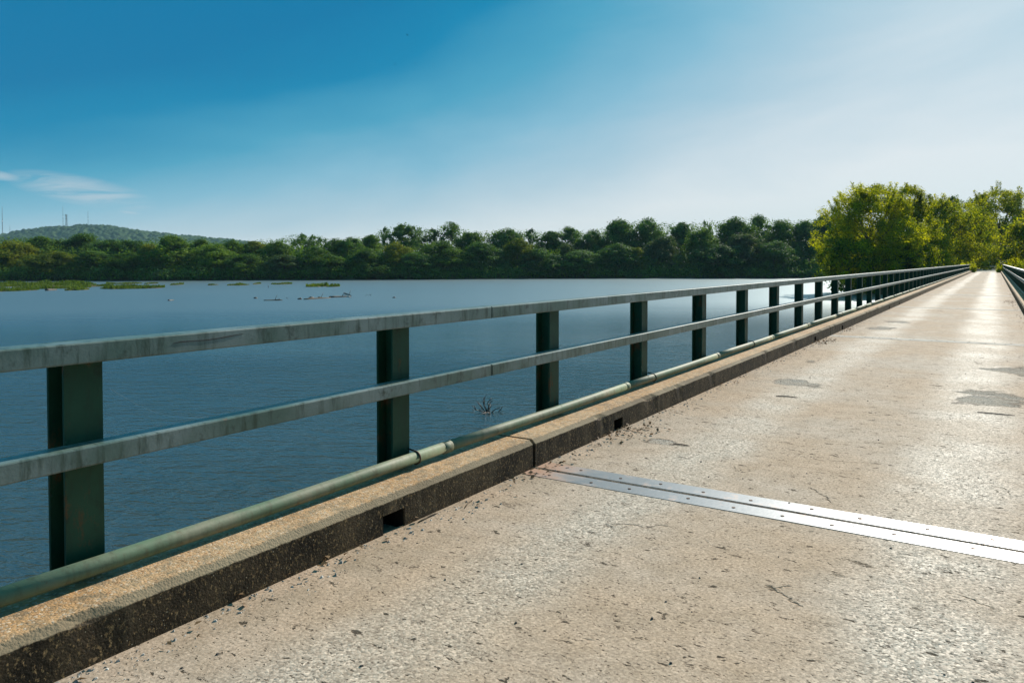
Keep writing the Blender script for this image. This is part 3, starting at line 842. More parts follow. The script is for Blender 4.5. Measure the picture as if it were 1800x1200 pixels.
# (px centre, py top, half width px, metres behind the shore, kind, variant, leaf, label)
TREES = [
 (22, 423, 40, 9, 'broad', 0, Yl, 'yellow green broad tree at the left edge of the far bank'),
 (-20, 428, 45, 14, 'broad', 1, Mi, 'green tree cut off by the left edge of the photo'),
 (72, 415, 36, 18, 'tall', 0, Mi, 'mid green tree under the lattice mast left of the dark dome shaped tree'),
 (108, 421, 32, 22, 'round', 1, D, 'dark tree just left of the dome shaped tree, under the hilltop masts'),
 (146, 410, 31, 24, 'round', 0, D, 'dense dark dome shaped tree standing above its neighbours below the hill'),
 (95, 442, 42, 4, 'broad', 2, Yl, 'wide yellow green tree at the waterside behind the big reed mat'),
 (138, 466, 13, 2, 'bush', 0, Yl, 'small bright round bush at the water behind the big reed mat'),
 (190, 421, 34, 20, 'broad', 3, D, 'dark tree right of the dome shaped tree, below the hill slope'),
 (165, 440, 34, 6, 'tall', 1, Mi, 'mid green tree at the waterside in front of the dome shaped tree'),
 (232, 420, 30, 20, 'round', 2, D, 'rounded dark tree between the dome shaped tree and the tallest left bank tree'),
 (222, 444, 34, 5, 'broad', 0, Mi, 'shaded green tree over a pale grassy gap in the left bank'),
 (264, 428, 26, 12, 'tall', 2, Yl, 'yellow tipped tree leaning against the tallest tree of the left bank'),
 (300, 413, 36, 8, 'tall', 0, D, 'tallest broad dark tree of the left bank, with a pale bush at its foot'),
 (279, 472, 12, 1.5, 'bush', 1, Pa, 'small pale bush at the foot of the tall left bank tree'),
 (352, 420, 26, 18, 'round', 1, Mi, 'mid green tree next right of the tall left bank tree'),
 (378, 430, 36, 7, 'broad', 1, D, 'dark spreading tree in front of the right end of the hill'),
 (410, 422, 28, 22, 'broad', 2, Mi, 'green tree where the hill slope runs down behind the trees'),
 (448, 423, 28, 16, 'tall', 1, Yl, 'tree with yellow tips just right of the foot of the hill'),
 (430, 446, 34, 4, 'broad', 3, D, 'low dark tree overhanging the water below the foot of the hill'),
 (487, 424, 30, 14, 'broad', 0, Mi, 'mid green tree above the long thin reed mat'),
 (500, 446, 30, 4, 'round', 2, Pa, 'greyish round tree at the water above the long thin reed mat'),
 (530, 409, 24, 34, 'airy', 0, D, 'taller airy dark tree rising behind the wood, first hump right of the hill'),
 (557, 412, 22, 36, 'airy', 0, D, 'second airy dark tree behind the wood, right beside the first hump'),
 (548, 434, 34, 8, 'broad', 1, Mi, 'green tree with pale crown below the two airy humps'),
 (590, 420, 28, 20, 'broad', 2, Mi, 'level topped green tree right of the two airy humps'),
 (580, 448, 34, 4, 'broad', 3, D, 'dark waterside tree behind the short reed mats'),
 (618, 417, 24, 18, 'round', 0, D, 'dark round tree in the dip left of the big dark dome'),
 (652, 412, 22, 24, 'tall', 2, Mi, 'narrow green tree left of the airy top beside the big dark dome'),
 (645, 436, 30, 6, 'broad', 0, Mi, 'green tree with sunlit shoulder below the airy top'),
 (680, 398, 18, 36, 'airy', 0, D, 'tall airy tree touching the left side of the big dark dome'),
 (713, 393, 29, 34, 'round', 1, D, 'big dark dome shaped tree, highest mass left of the flat topped pine'),
 (696, 426, 26, 8, 'broad', 2, Yl, 'bright yellow green tree in front of the big dark dome'),
 (762, 400, 26, 32, 'airy', 0, D, 'dark airy tree just left of the flat topped pine'),
 (793, 387, 16, 34, 'pine', 0, D, 'flat topped pine on a bare trunk standing out above the wood'),
 (780, 424, 34, 8, 'broad', 1, Mi, 'green tree with a lit rounded crown below the pine'),
 (828, 405, 24, 26, 'round', 2, Mi, 'green rounded tree right of the flat topped pine'),
 (848, 426, 32, 8, 'broad', 3, D, 'shadowed tree on the bank above the driftwood snag'),
 (890, 402, 30, 22, 'broad', 0, D, 'broad dark tree at the middle of the far bank'),
 (912, 420, 26, 10, 'broad', 2, Yl, 'tree with a yellow lit shoulder at the middle of the far bank'),
 (932, 401, 22, 30, 'airy', 0, D, 'airy topped tree right of the broad dark tree in mid bank'),
 (968, 406, 24, 24, 'tall', 1, Mi, 'narrow green tree in the dip before the larger right hand masses'),
 (995, 428, 13, 7, 'round', 0, Pa, 'small pale tree lit against the dark bank'),
 (1003, 398, 22, 26, 'round', 1, D, 'rounded dark tree left of the low gap in the skyline'),
 (1046, 405, 24, 24, 'broad', 1, D, 'low topped dark tree in the gap of the skyline'),
 (1020, 440, 36, 5, 'broad', 2, D, 'deeply shaded waterside tree under the skyline gap'),
 (1090, 386, 30, 24, 'broad', 3, D, 'wide dark tree with sky holes, left of a pair'),
 (1142, 385, 27, 24, 'broad', 1, D, 'wide dark tree, right of a pair with sky holes'),
 (1117, 433, 14, 6, 'round', 2, Yl, 'small yellow green tree alone in the shadow of the right bank'),
 (1165, 414, 26, 10, 'round', 0, Pa, 'pale domed tree below the pair with sky holes'),
 (1198, 390, 24, 28, 'tall', 0, D, 'pointed dark tree left of the lone puff shaped tree'),
 (1243, 386, 14, 34, 'airy', 0, D, 'lone puff shaped tree poking over the skyline'),
 (1232, 402, 27, 12, 'broad', 0, Mi, 'green sunlit tree right below the lone puff shaped tree'),
 (1292, 383, 32, 24, 'broad', 2, Mi, 'broad light green tree between the two puff shaped trees'),
 (1333, 377, 17, 34, 'round', 1, D, 'dark puff shaped tree, highest of the right bank skyline'),
 (1310, 408, 26, 10, 'round', 2, Pa, 'pale tree below the highest puff of the right bank'),
 (1375, 388, 28, 24, 'broad', 1, Mi, 'level topped green tree right of the highest puff'),
 (1418, 387, 26, 24, 'broad', 3, D, 'dull green tree left of the tall sycamore'),
 (1447, 377, 22, 30, 'tall', 2, D, 'dark tree half hidden behind the tall sycamore'),
 (1490, 384, 34, 24, 'broad', 0, D, 'far dark tree seen through the tall sycamore'),
 (1360, 424, 30, 6, 'broad', 0, D, 'shaded waterside tree above the right part of the railing'),
 (1260, 430, 36, 5, 'broad', 2, D, 'shaded waterside tree behind the fifth and sixth railing posts'),
 (1085, 428, 32, 7, 'broad', 0, D, 'shaded tree left of the small yellow green tree'),
 (950, 438, 32, 5, 'broad', 1, D, 'dark waterside tree above the third railing post'),
 (730, 444, 34, 4, 'broad', 3, D, 'dark waterside tree right below the big dark dome'),
 (655, 458, 28, 2.5, 'round', 1, D, 'low shaded tree at the water under the airy top'),
]
GZ = lambda p: ground_z(p.x, p.y)
for i, (px, py, hw_, back, kind, var, lf, lab) in enumerate(TREES):
    if px < 700 and lf == D and back < 12: lf = Mi
    zc = shore_depth(px) + back
    p = at_depth(px, 460.7, zc)
    top = at_depth(px, py, zc)
    zg = GZ(p) - .1
    Ht = (top.z - zg) / 10.0
    wm_ = {'broad': 4.6, 'round': 4.2, 'tall': 3.4, 'airy': 4.0, 'pine': 2.3, 'bush': 7.0}[kind]
    sx = (hw_ / F * zc) / wm_ / Ht * (1.0 if kind in ('bush', 'pine', 'airy') else 1.22 if px < 760 else 1.42)
    place_tree(FAR[kind, var], (p.x, p.y, zg), Ht, random.uniform(0, 6.28), M[lf], lab,
               'shrub' if kind == 'bush' else 'pine_tree' if kind == 'pine' else 'tree', 'shrub' if kind == 'bush' else 'tree', 'trees on the far bank', sx)

# the wood behind and below them: one mass nobody could count
rng = np.random.default_rng(77)
Q = []
skyx = sorted([(t_[0], t_[1]) for t_ in TREES if t_[3] > 15])
for px in np.arange(-110, 1500, 7.5):
    sd = shore_depth(px)
    lim = float(np.interp(px, [q[0] for q in skyx], [q[1] for q in skyx]))
    for lay, (back, lo_, hi_) in enumerate(((1.0, 482, 474), (6, 470, 455), (13, 458, 437), (24, 448, max(430, lim + 9)), (32, lim + 20, lim + 12), (42, lim + 12, lim + 8))):
        zc = sd + back + rng.uniform(-1.5, 1.5)
        py = rng.uniform(hi_, lo_)
        p = at_depth(px + rng.uniform(-4, 4), py, zc)
        hh = p.z + 2.8
        for k in range(3):
            zz = p.z - k * hh * .30
            r = rng.uniform(1.3, 2.4)
            Q.append(leaf_quads(rng, np.array([p.x, p.y, zz]), r, 46, .5, squash=.9))
wood = link('woods', quads_mesh('woods', np.concatenate(Q))); wood.data.materials.append(M['dark_leaf']); wood.data.materials.append(M['mid_leaf'])
wood.data.polygons.foreach_set('material_index', np.repeat((rng.random(len(wood.data.polygons) // 46 + 1) < .4).astype(np.int32), 46)[:len(wood.data.polygons)])
tag(wood, 'dark undergrowth and filler crowns of the far bank wood', kind='stuff')

# ------------------------------------------------------------------ near trees at the end of the bridge
def near_tree(seed, px, py, hw_, zc, kind, base, clumps, per, leaf, mat, label, sprigs=30, crad=None, zg=None):
    p = at_depth(px, 460.7, zc); top = at_depth(px, py, zc)
    zg = ground_z(p.x, p.y) - .1 if zg is None else zg
    H = top.z - zg; Wd = hw_ / F * zc
    ms = make_tree(seed, H, Wd, kind, base, clumps, per, leaf, crad, sprigs, limbs=22)
    return place_tree(ms, (p.x, p.y, zg), 1.0, 0, M[mat], label, 'tree', 'tree', 'trees at the far end of the bridge')
near_tree(11, 1528, 319, 94, 121, 'round', 0.06, 330, 165, .23, 'near_leaf', 'tall sycamore leaning over the water, left of the end of the bridge', 70, 1.05, -3.0)
near_tree(23, 1600, 322, 52, 126, 'round', 0.10, 140, 160, .23, 'near_leaf', 'second top of the sycamore group, close right of the tall sycamore', 60, 1.0, -2.4)
near_tree(24, 1628, 392, 56, 132, 'round', 0.05, 110, 150, .23, 'near_leaf', 'lower sunlit tree between the sycamore group and the bright middle tree', 30, 1.1, -1.6)
near_tree(25, 1708, 372, 44, 150, 'round', 0.05, 110, 150, .25, 'near_leaf', 'glowing yellow tree leaning over the road end from the left', 30, 1.1, -.8)
near_tree(12, 1492, 415, 55, 117, 'round', 0.03, 70, 100, .34, 'near_leaf', 'low bushy tree drooping over the water below the tall sycamore', 20, 1.2, -3.2)
near_tree(13, 1588, 420, 62, 124, 'broad', 0.0, 90, 100, .36, 'near_leaf', 'shaded lower tree behind the railing, right of the drooping tree', 20, 1.4, -2.4)
near_tree(14, 1656, 345, 80, 140, 'round', 0.10, 190, 155, .24, 'near_leaf', 'bright yellow green tree in the middle, right of the tall sycamore', 60, 1.05, -1.0)
near_tree(15, 1672, 343, 34, 178, 'tall', 0.1, 60, 80, .40, 'dark_leaf', 'dark tree top peeping over the bright middle tree', 20, 1.5, -1.0)
near_tree(16, 1758, 330, 84, 168, 'round', 0.10, 220, 155, .27, 'near_leaf', 'large yellow green tree right of the road, its top against the sky', 80, 1.25, -.6)
near_tree(17, 1716, 340, 30, 195, 'tall', 0.1, 60, 80, .42, 'dark_leaf', 'dark tree between the bright middle tree and the large tree by the road', 20, 1.6, -.6)
near_tree(18, 1828, 372, 66, 130, 'broad', 0.05, 110, 100, .38, 'near_leaf', 'yellow green tree cut off by the right edge of the photo', 30, 1.6, -.6)
near_tree(19, 1700, 400, 60, 215, 'broad', 0.0, 110, 100, .50, 'dark_leaf', 'dark tree straight behind the cross road, left of centre of the road', 10, 2.4, -.6)
near_tree(20, 1765, 396, 60, 218, 'broad', 0.0, 110, 100, .50, 'dark_leaf', 'dark tree straight behind the cross road, right of centre of the road', 10, 2.4, -.6)
near_tree(21, 1640, 410, 60, 190, 'broad', 0.0, 100, 100, .45, 'dark_leaf', 'shaded tree filling the gap left of the road end', 10, 2.2, -.6)
near_tree(22, 1556, 400, 60, 150, 'broad', 0.0, 90, 100, .42, 'dark_leaf', 'dark tree in the shade behind the tall sycamore', 10, 1.8, -1.0)

def bush(seed, px, py, hw_, zc, zg, label, n=26, leaf=.16, mat='lush_leaf', sprig=6):
    rng = np.random.default_rng(seed); pr = random.Random(seed)
    p = at_depth(px, 460.7, zc); top = at_depth(px, py, zc)
    H = top.z - zg; Wd = hw_ / F * zc
    Q, mb = [], MB()
    for i in range(n):
        a = rng.random() * 6.283; rr = Wd * rng.random() ** .5
        e = Vector((math.cos(a) * rr, math.sin(a) * rr, H * (.3 + .7 * rng.random()) * (1 - .35 * (rr / Wd) ** 2)))
        s0 = Vector((e.x * .35, e.y * .35, 0))
        mb.tube([s0, s0.lerp(e, .5) + Vector((0, 0, .1 * H)), e], [.018, .012, .005], 5)
        for k in range(6):
            c = s0.lerp(e, .25 + .75 * k / 5)
            Q.append(leaf_quads(rng, np.array(c), leaf * 1.6, 12, leaf, shell=.2))
    root = tag(empty('bush', (p.x, p.y, zg)), label, 'bush', 'bushes at the end of the bridge')
    st = link('stem', mb.mesh('stem')); st.parent = root; st.data.materials.append(M['bark'])
    f = link('foliage', quads_mesh('foliage', np.concatenate(Q))); f.parent = root
    f.data.materials.append(M[mat])
    return root
bush(31, 1692, 457, 17, 112, -.5, 'yellow green bush sprouting over the far end of the lake side railing', 34)
bush(36, 1709, 450, 5, 113, -.3, 'tall thin sprig standing above the bush at the far railing end', 9)
bush(32, 1710, 462, 7, 110, -.1, 'small bush hanging over the kerb end at the left of the road', 16)
bush(33, 1759, 463, 6, 108, -.2, 'small bush at the far end of the right railing', 16)
bush(34, 1788, 454, 18, 100, -.6, 'yellow green bush behind the right railing at the photo edge', 40)
bush(35, 1726, 469, 7, 172, -.1, 'tuft of yellow green weeds before the far guard rail', 14)

# far guard rail behind the cross road
def guard_rail():
    mb_r, posts = MB(), []
    a, b_ = on_plane(1690, 472.4, -.1), None
    zc = 174
    pL, pR = at_depth(1690, 467, zc), at_depth(1800, 467, zc)
    root = tag(empty('guard_rail', (pL.x, pL.y, -.1)), 'pale steel guard rail across the end of the road', 'guard rail')
    dirv = (pR - pL); dirv.z = 0; L = dirv.length; dirv.normalize(); nv = Vector((dirv.y, -dirv.x, 0))
    vs = []
    prof = [(0, .38), (.05, .42), (.05, .50), (0, .54), (.05, .58), (.05, .66), (0, .70), (-.01, .70), (-.01, .38)]
    for q in (0, L):
        for o_, z in prof: vs.append(tuple(dirv * q + nv * o_ + Vector((0, 0, z))))
    n = len(prof)
    mb_r.add(vs, [(i, (i+1) % n, n + (i+1) % n, n + i) for i in range(n)])
    M['galv'] = plain('galvanised steel', (0.42, 0.44, 0.45), .45, .5, .15)
    o = mb_r.build('rail', M['galv']); o.parent = root
    for k in range(8):
        m_ = MB(); c = dirv * (L * k / 7) - nv * .06
        m_.box((c.x - .06, c.y - .06, -.1), (c.x + .06, c.y + .06, .72))
        o = m_.build('post', M['bark']); o.parent = root
guard_rail()

# ------------------------------------------------------------------ masts on the hill
def mast(px, ytop, ybot, label, lattice=False, wdt=.5):
    zc = HD + 5
    b_, t_ = at_depth(px, ybot + 8, zc), at_depth(px, ytop, zc)
    root = tag(empty('radio_mast', b_), label, 'mast', 'radio masts on the hill')
    H = t_.z - b_.z
    M.setdefault('mast', plain('painted mast steel', (0.20, 0.20, 0.20), .5, .3, .2))
    M.setdefault('mastw', plain('white mast band', (0.6, 0.6, 0.6), .5, 0, .1))
    mb = MB()
    if not lattice:
        mb.tube([(0, 0, 0), (0, 0, H * .5), (0, 0, H)], [wdt, wdt * .9, wdt * .45], 6)
        part_local(mb, 'pole', M['mast'], root)
        mb = MB(); mb.tube([(0, 0, H * .52), (0, 0, H * .56)], [wdt * 1.3, wdt * 1.3], 6); part_local(mb, 'band', M['mastw'], root)
    else:
        s = 1.9
        cs = [(-s, -s), (s, -s), (s, s), (-s, s)]
        for x, y in cs: mb.tube([(x, y, 0), (x * .6, y * .6, H)], [.32, .26], 5)
        nb = 9
        for k in range(nb):
            f0, f1 = k / nb, (k + 1) / nb
            for i in range(4):
                a, c = cs[i], cs[(i + 1) % 4]
                g0, g1 = 1 - .4 * f0, 1 - .4 * f1
                mb.tube([(a[0]*g0, a[1]*g0, H*f0), (c[0]*g1, c[1]*g1, H*f1)], .16, 4)
                mb.tube([(a[0]*g1, a[1]*g1, H*f1), (c[0]*g1, c[1]*g1, H*f1)], .16, 4)
        part_local(mb, 'lattice', M['mast'], root)
        for k, (x, z) in enumerate(((-1.3, .97), (1.4, .93), (1.2, .72))):
            mb = MB(); mb.tube([(x, -1.6, H * z), (x, -1.0, H * z), (x, -.6, H * z)], [1.5, 1.4, .3], 12)
            part_local(mb, 'dish', M['mast'], root)
def part_local(mb, name, mat, parent):
    o = mb.build(name, mat); o.parent = parent; return o
mast(4.5, 363, 411, 'tall striped mast nearest the left edge of the photo', wdt=.85)
mast(17.5, 396, 409, 'short thin mast right of the striped mast on the hill flank', wdt=.6)
mast(111, 362, 395, 'thin tall mast just left of the lattice tower on the hilltop', wdt=.55)
mast(117, 377, 396, 'stout lattice tower with dishes on the hilltop', True)
mast(155, 370, 394, 'faint thin mast right of the lattice tower on the hilltop', wdt=.5)

# ------------------------------------------------------------------ in the water: reed mats, driftwood, snags
def reed_mat(x0, x1, y, label, hgt=.45, dep=1.2, seed=0):
    rng = np.random.default_rng(900 + seed)
    a, b_ = on_plane(x0, y, WZ), on_plane(x1, y, WZ)
    c = (a + b_) / 2; L = (b_ - a).length; dv = (b_ - a).normalized(); nv = Vector((-dv.y, dv.x, 0))
    dep = dep * (on_plane((x0+x1)/2, y - .75, WZ) - on_plane((x0+x1)/2, y + .75, WZ)).length
    root = tag(empty('reed_mat', c), label, 'reeds', 'green reed mats in the lake')
    mb = MB(); n = 26
    ring = []
    for i in range(n):
        t_ = 2 * math.pi * i / n
        w_ = 1 + .35 * mnoise.noise(Vector((math.cos(t_) * 2.2 + seed, math.sin(t_) * 2.2, seed)))
        ring.append((math.cos(t_) * L / 2 * w_, math.sin(t_) * dep / 2 * w_))
    vs = [tuple(dv * u * s_ + nv * v * s_ + Vector((0, 0, z))) for s_, z in ((1.0, -.12), (.93, .05), (.6, .16)) for u, v in ring] + [(0, 0, .2)]
    fs = []
    for k in range(2):
        for i in range(n):
            j = (i + 1) % n; fs.append((k*n+i, k*n+j, (k+1)*n+j, (k+1)*n+i))
    fs += [(2*n+i, 2*n+(i+1) % n, 3*n) for i in range(n)]
    mb.add(vs, fs)
    part_local(mb, 'mud_base', M['ground'], root)
    m_ = int(min(9000, 120 + L * dep * 26))
    u = rng.uniform(-1, 1, m_) ; v = rng.uniform(-1, 1, m_)
    ok = (u**2 + v**2) < 1; u, v = u[ok], v[ok]; m_ = len(u)
    P = np.outer(u * L / 2, np.array(dv)) + np.outer(v * dep / 2, np.array(nv))
    dens = np.array([mnoise.noise(Vector((q[0] * .25 + seed, q[1] * .25, 1))) for q in P])
    h = hgt * 1.05 * (.35 + .65 * rng.random(m_)) * np.clip(.75 + dens * 1.3, .15, 1.4)
    th = rng.random(m_) * 6.283; wv = np.stack([np.cos(th), np.sin(th), 0*th], 1) * (.05 + .07 * rng.random(m_))[:, None]
    lean = np.stack([rng.normal(0, .22, m_), rng.normal(0, .22, m_), np.ones(m_)], 1) * h[:, None]
    base = P + np.array([0, 0, .02])
    Qr = np.stack([base - wv, base + wv, base + wv * .5 + lean, base - wv * .5 + lean], 1)
    o = link('grass', quads_mesh('grass', Qr)); o.data.materials.append(M['reed']); o.parent = root
REEDS = [
 (-40, 55, 510.5, 'large reed mat at the left photo edge with a log across it', .7, 2.6), (-30, 155, 501, 'long reed mat along the left edge, widest of all', .7, 3.4),
 (60, 150, 506, 'middle reed mat joining the long mat to its right neighbour', .6, 2.2), (150, 190, 503, 'short reed mat between the long mat and the mat that reaches farthest right', .5, 1.6),
 (120, 135, 510, 'tiny reed tuft below the left mats', .45, .9), (140, 149, 509.5, 'tiny tuft right of the other tiny tuft below the left mats', .45, .9),
 (185, 283, 506, 'reed mat reaching farthest right of the left cluster', .55, 2.4), (190, 247, 498.6, 'thin reed strip behind the left cluster of mats', .4, 1.0),
 (260, 272, 498.7, 'small tuft right of the thin strip behind the left cluster', .4, .8), (306, 316, 500.6, 'lone small reed tuft before the tall left bank tree', .45, .9),
 (371, 379, 501, 'small lone tuft halfway to the pair of tufts', .4, .8), (404, 412, 501.3, 'smaller left tuft of the pair in mid lake', .4, .8),
 (416, 434, 501, 'larger right tuft of the pair in mid lake', .5, 1.0), (449, 455, 499.3, 'tiniest tuft left of the long flat mat', .4, .7),
 (479, 512, 499.2, 'long flat mat left of the two dark humps', .45, 1.0), (541, 575, 503.2, 'dark humped reed mat, larger of two end to end', .75, 1.6),
 (576, 596, 503.4, 'dark flat reed mat, smaller of two end to end', .5, 1.1),
]
for i, (x0, x1, y, lab, hg, dp) in enumerate(REEDS): reed_mat(x0, x1, y, lab, hg, dp, i)

def log(px0, px1, y0, y1, label, r=.14, lift=.08, mat='wood'):
    a, b_ = on_plane(px0, y0, WZ), on_plane(px1, y1, WZ)
    mb = MB(); pts = []
    for i in range(6):
        f = i / 5; p = a.lerp(b_, f)
        pts.append((p.x + .1 * mnoise.noise(p * .7), p.y + .1 * mnoise.noise(p * .9), WZ + lift + .08 * mnoise.noise(p * 1.3)))
    mb.tube(pts, [r, r * 1.05, r * .95, r * .85, r * .7, r * .35], 9)
    if r > .1:
        q = Vector(pts[3]); mb.tube([q, q + Vector((.15, .1, .45)), q + Vector((.1, .35, .75))], [r * .35, r * .2, .01], 6)
    return tag(mb.build('driftwood_log', M[mat], smooth=True), label, 'log', 'driftwood in the lake')
log(80, 100, 511, 510, 'brown log stranded on the left reed mats', .22, .12, 'wetwood')
log(535, 582, 526.5, 523.5, 'longest brown log of the driftwood bar', .13, .03)
log(580, 616, 523, 521.5, 'dark log at the right end of the driftwood bar', .17, .05, 'wetwood')
log(606, 618, 518.5, 523, 'dark stub sticking up from the right end of the driftwood bar', .12, .25, 'wetwood')
log(464, 497, 528.4, 527.8, 'thin log floating left of the driftwood bar', .12, .02)
log(296, 306, 528.5, 527.6, 'short dark log floating apart toward the left', .10, .04, 'wetwood')
def rock(px, y, r, label):
    p = on_plane(px, y, WZ); mb = MB()
    n1, n2 = 8, 12
    vs, fs = [], []
    for i in range(n1 + 1):
        for j in range(n2):
            a, b_ = math.pi * i / n1, 2 * math.pi * j / n2
            v = Vector((math.sin(a) * math.cos(b_), math.sin(a) * math.sin(b_), math.cos(a) * .6))
            v *= r * (1 + .4 * mnoise.noise(v * 1.7 + Vector((px, y, 0))))
            vs.append((p.x + v.x, p.y + v.y, WZ + r * .1 + v.z))
    for i in range(n1):
        for j in range(n2): fs.append((i*n2+j, (i+1)*n2+j, (i+1)*n2+(j+1) % n2, i*n2+(j+1) % n2))
    mb.add(vs, fs)
    tag(mb.build('rock', M['wetwood'], smooth=True), label, 'rock', 'rocks breaking the water')
rock(449, 524.5, .28, 'dark rock left of the thin floating log')
rock(527, 526, .30, 'dark rock at the left end of the driftwood bar')
rock(693, 523.5, .22, 'small dark rock alone right of the thin twigs')
rock(547, 524, .34, 'brown lump on the driftwood bar, left one')
rock(562, 524, .30, 'brown lump on the driftwood bar, right one')

def snag(px, y, hpx, label, seed, stems=9, spread=.5, rad=.022, name='snag'):
    pr = random.Random(seed)
    p = on_plane(px, y, WZ); zc = (CM.transposed() @ (p - CAM)).z * -1
    H = hpx / F * zc
    mb = MB()
    for s in range(stems):
        a = pr.uniform(0, 6.28); o = Vector((math.cos(a), math.sin(a), 0)) * pr.uniform(0, spread * H * .4)
        q = p + o + Vector((0, 0, -.15)); pts = [q.copy()]
        dirv = Vector((math.cos(a) * spread * pr.uniform(.2, .9), math.sin(a) * spread * pr.uniform(.2, .9), 1))
        L = H * pr.uniform(.45, 1.0)
        for k in range(6):
            dirv = (dirv + Vector((pr.uniform(-.7, .7), pr.uniform(-.7, .7), pr.uniform(-.3, .35)))).normalized()
            q = q + dirv * (L + .15) / 6; pts.append(q.copy())
            if k in (2, 3, 4) and pr.random() < .6:
                d2 = (dirv + Vector((pr.uniform(-1, 1), pr.uniform(-1, 1), pr.uniform(-.3, .5)))).normalized()
                mb.tube([q, q + d2 * L * .13, q + d2 * L * .22 + Vector((0, 0, .03))], [rad * .5, rad * .35, rad * .15], 5)
        mb.tube(pts, [rad * (1 - .13 * k) for k in range(7)], 6)
    return tag(mb.build(name, M['wetwood'], smooth=True), label, 'snag', 'dead branches standing in the lake')
snag(862, 724, 40, 'dead branching snag standing in the water beyond the second and third posts', 3, 10, .32, .026)
snag(840, 721, 11, 'low tangle of twigs just left of the large snag', 8, 5, .9, .018)
snag(472, 505.5, 6.5, 'single dark stick upright in the lake near the long flat reed mat', 5, 1, .1, .07)
snag(642, 519.5, 4.5, 'thin twig pair above the water right of the driftwood bar, left one', 6, 2, .6, .035)
snag(650, 519.5, 5, 'thin forked twig right of the driftwood bar, right one', 7, 3, 1.0, .035)
snag(507, 525, 5, 'bent twigs between the thin log and the driftwood bar', 9, 4, 1.2, .04)
snag(490, 526.5, 3.5, 'small twigs over the thin floating log', 10, 3, 1.2, .035)
snag(1423, 524, 5, 'tiny dark stick in the glitter beyond the seventh post', 12, 2, .4, .03)

# ------------------------------------------------------------------ on the roadway
# grit and small stones swept against the kerb and scattered over the deck
rng = np.random.default_rng(5); pr = random.Random(5)
def stones(name, n, xf, yf, s0, s1, mat, label):
    mb = MB()
    for _ in range(n):
        x, y = xf(), yf()
        s = s0 + (s1 - s0) * pr.random() ** 3
        a = pr.random() * 6.28
        e = Vector((math.cos(a), math.sin(a), 0)) * s; f = Vector((-math.sin(a), math.cos(a), 0)) * s * pr.uniform(.5, .95)
        c = Vector((x, y, 0)); h = Vector((0, 0, s * pr.uniform(.5, .95)))
        j = lambda: pr.uniform(.7, 1.2)
        vs = [c + e * j() - f * .3, c + f * j(), c - e * j() + f * .2, c - f * j(), c + e * .55 * j() + h, c + f * .5 * j() + h * .9, c - e * .5 * j() + h, c - f * .5 * j() + h * .8]
        mb.add(vs, [(0,1,5,4), (1,2,6,5), (2,3,7,6), (3,0,4,7), (4,5,6,7)])
    tag(mb.build(name, mat), label, kind='stuff')
M['stone'] = plain('grey grit', (0.30, 0.28, 0.25), .8, 0, .5, 60)
M['pale_stone'] = plain('pale grit', (0.52, 0.49, 0.44), .8, 0, .3, 60)
M['dark_stone'] = plain('dark grit', (0.05, 0.045, 0.04), .7, 0, .4, 60)
nearY = lambda: 1.2 + 24 * pr.random() ** 1.6
gut = lambda: KL + .01 + abs(pr.gauss(0, .10))
stones('gravel', 900, gut, nearY, .003, .013, M['stone'], 'grey grit gathered along the lake side kerb')
stones('gravel', 420, gut, nearY, .003, .011, M['pale_stone'], 'pale grit gathered along the lake side kerb')
stones('gravel', 300, lambda: pr.uniform(KL, KR), lambda: 1.2 + 14 * pr.random() ** 1.5, .003, .010, M['dark_stone'], 'dark pebbles scattered over the roadway')

# leaf litter: clusters at the drains and single dead leaves
M['litter'] = foliage('dead leaves', (0.10, 0.065, 0.035), (0.26, 0.18, 0.10), .2, (1.2, 1.0, .7))
Q = []
for (cx_, cy_, sx_, sy_, n) in ((KL + .14, 6.1, .10, .22, 85), (KL + .12, 15.0, .10, .3, 110), (KL + .10, 4.6, .06, .2, 22), (KL + .08, 9, .05, 4.5, 90), (KL + .06, 3.0, .04, 1.2, 30), (KR - .2, 34, .15, .7, 120), (KL + .1, 18, .07, .5, 60), (KR - .12, 28, .08, 9, 150)):
    for _ in range(n):
        c = np.array([max(KL + .012, cx_ + rng.normal() * sx_), cy_ + rng.normal() * sy_, .008 + .02 * rng.random()])
        Q.append(leaf_quads(rng, c, .004, 1, .035, up=2.0))
Qa = np.concatenate(Q); Qa[:, :, 2] = np.clip(Qa[:, :, 2], .002, .06)
lit = link('leaf_litter', quads_mesh('leaf_litter', Qa)); lit.data.materials.append(M['litter'])
tag(lit, 'brown dead leaves drifted against the kerbs and drains', kind='stuff')

def twig(px0, py0, px1, py1, r, label, mat='wetwood'):
    a, b_ = on_plane(px0, py0, 0), on_plane(px1, py1, 0)
    a.z = b_.z = r * 1.1; m_ = (a + b_) / 2 + Vector((pr.uniform(-.02, .02), pr.uniform(-.02, .02), r * .5))
    mb = MB(); mb.tube([a, a.lerp(m_, .6), m_, m_.lerp(b_, .6), b_], [r * .7, r, r * 1.05, r * .9, r * .4], 7)
    tag(mb.build('twig', M[mat], smooth=True), label, 'twig', 'twigs on the roadway')
twig(1364, 697, 1403, 699.5, .006, 'dark straight twig lying before the asphalt patch in the left track')
twig(1718, 725, 1784, 731, .006, 'dark twig in front of the large asphalt patch')
twig(817, 893, 832, 878, .004, 'pale thin twig near the first drain hole', 'wood')
twig(735, 919, 770, 902, .005, 'pale split stick lying along the kerb foot at the first drain', 'wood')
twig(852, 850, 858, 858, .004, 'short straw coloured twig leaning against the kerb', 'wood')
twig(1184, 781, 1212, 784, .005, 'dark stick end beside the leaf litter of the second drain')

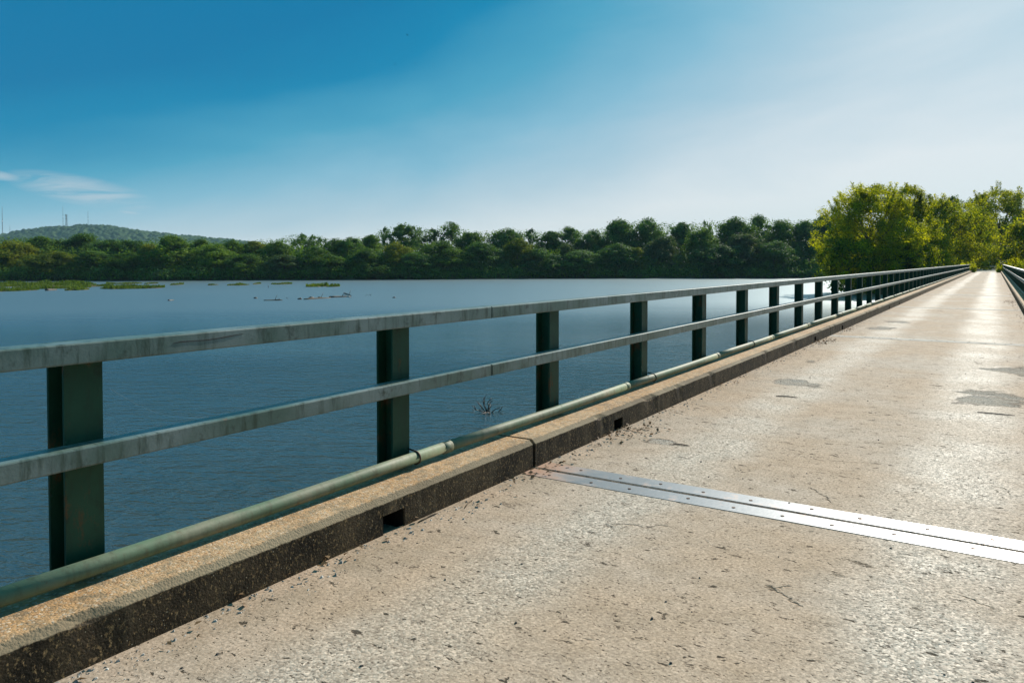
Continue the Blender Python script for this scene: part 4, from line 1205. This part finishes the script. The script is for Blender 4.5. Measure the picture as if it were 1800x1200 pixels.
# a strand of spider silk from the first post
mb = MB()
pA = Vector((-3.10, 1.71, .98)); pB = Vector((-3.05, 2.15, .785))
mb.tube([pA.lerp(pB, i / 8) + Vector((0, 0, -.05 * math.sin(math.pi * i / 8))) for i in range(9)], .0004, 4)
tag(mb.build('spider_thread', plain('spider silk', (.6, .6, .6), .3)), 'single strand of spider silk slung from the first post to the lower rail', 'cobweb')

# birds high over the lake
def bird(px, py, zc, span, roll, label):
    p = at_depth(px, py, zc); mb = MB(); s = span / 2
    mb.tube([(-.02, -s * .55, 0), (0, -s * .2, .02), (0, s * .15, .03), (0, s * .45, .02), (0, s * .62, 0)], [.01 * s, .13 * s, .16 * s, .10 * s, .02 * s], 8)
    for sg in (-1, 1):
        L = [(0, .22, .02), (.45, .30, .20), (1.0, .05, .10)]
        T = [(0, -.15, .02), (.45, .02, .19), (1.0, -.02, .10)]
        vs = [(sg * x * s, y * s, z * s + .012 * k) for k in (0, 1) for x, y, z in L + T]
        fs = [(0, 1, 4, 3), (1, 2, 5, 4), (9, 10, 7, 6), (10, 11, 8, 7), (0, 6, 7, 1), (1, 7, 8, 2), (3, 4, 10, 9), (4, 5, 11, 10), (2, 8, 11, 5), (0, 3, 9, 6)]
        mb.add(vs, fs)
    mb.add([(-.05*s, -.5*s, 0), (.05*s, -.5*s, 0), (.14*s, -.85*s, 0), (-.14*s, -.85*s, 0), (0, -.6*s, .03*s)], [(0,1,2,3), (0,4,1), (1,4,2), (2,4,3), (3,4,0)])
    o = mb.build('bird', M['dark'], smooth=False); o.location = p; o.rotation_euler = (.2, roll, YAW + 1.2)
    tag(o, label, 'bird', 'birds in the sky')
bird(716, 62, 120, .55, .5, 'small dark bird highest in the blue sky')
bird(694, 113.5, 130, .62, .0, 'small bird gliding level, left of the lower two')
bird(730, 113, 170, .5, .2, 'faintest small bird, right of the lower two')

# ------------------------------------------------------------------ air
hz = MB(); hz.box((-2500, -350, -6.3), (700, 2700, 152))
m = bpy.data.materials.new('pale summer haze'); m.use_nodes = True
t = NT(m.node_tree); t.n.remove(t.n['Principled BSDF'])
vol = t.node('ShaderNodeVolumePrincipled', {'Color': (0.55, 0.86, 1.0), 'Density': 0.00009, 'Anisotropy': 0.0})
t.l.new(vol.outputs[0], t.n['Material Output'].inputs['Volume'])
haze = hz.build('haze', m); tag(haze, kind='stuff')
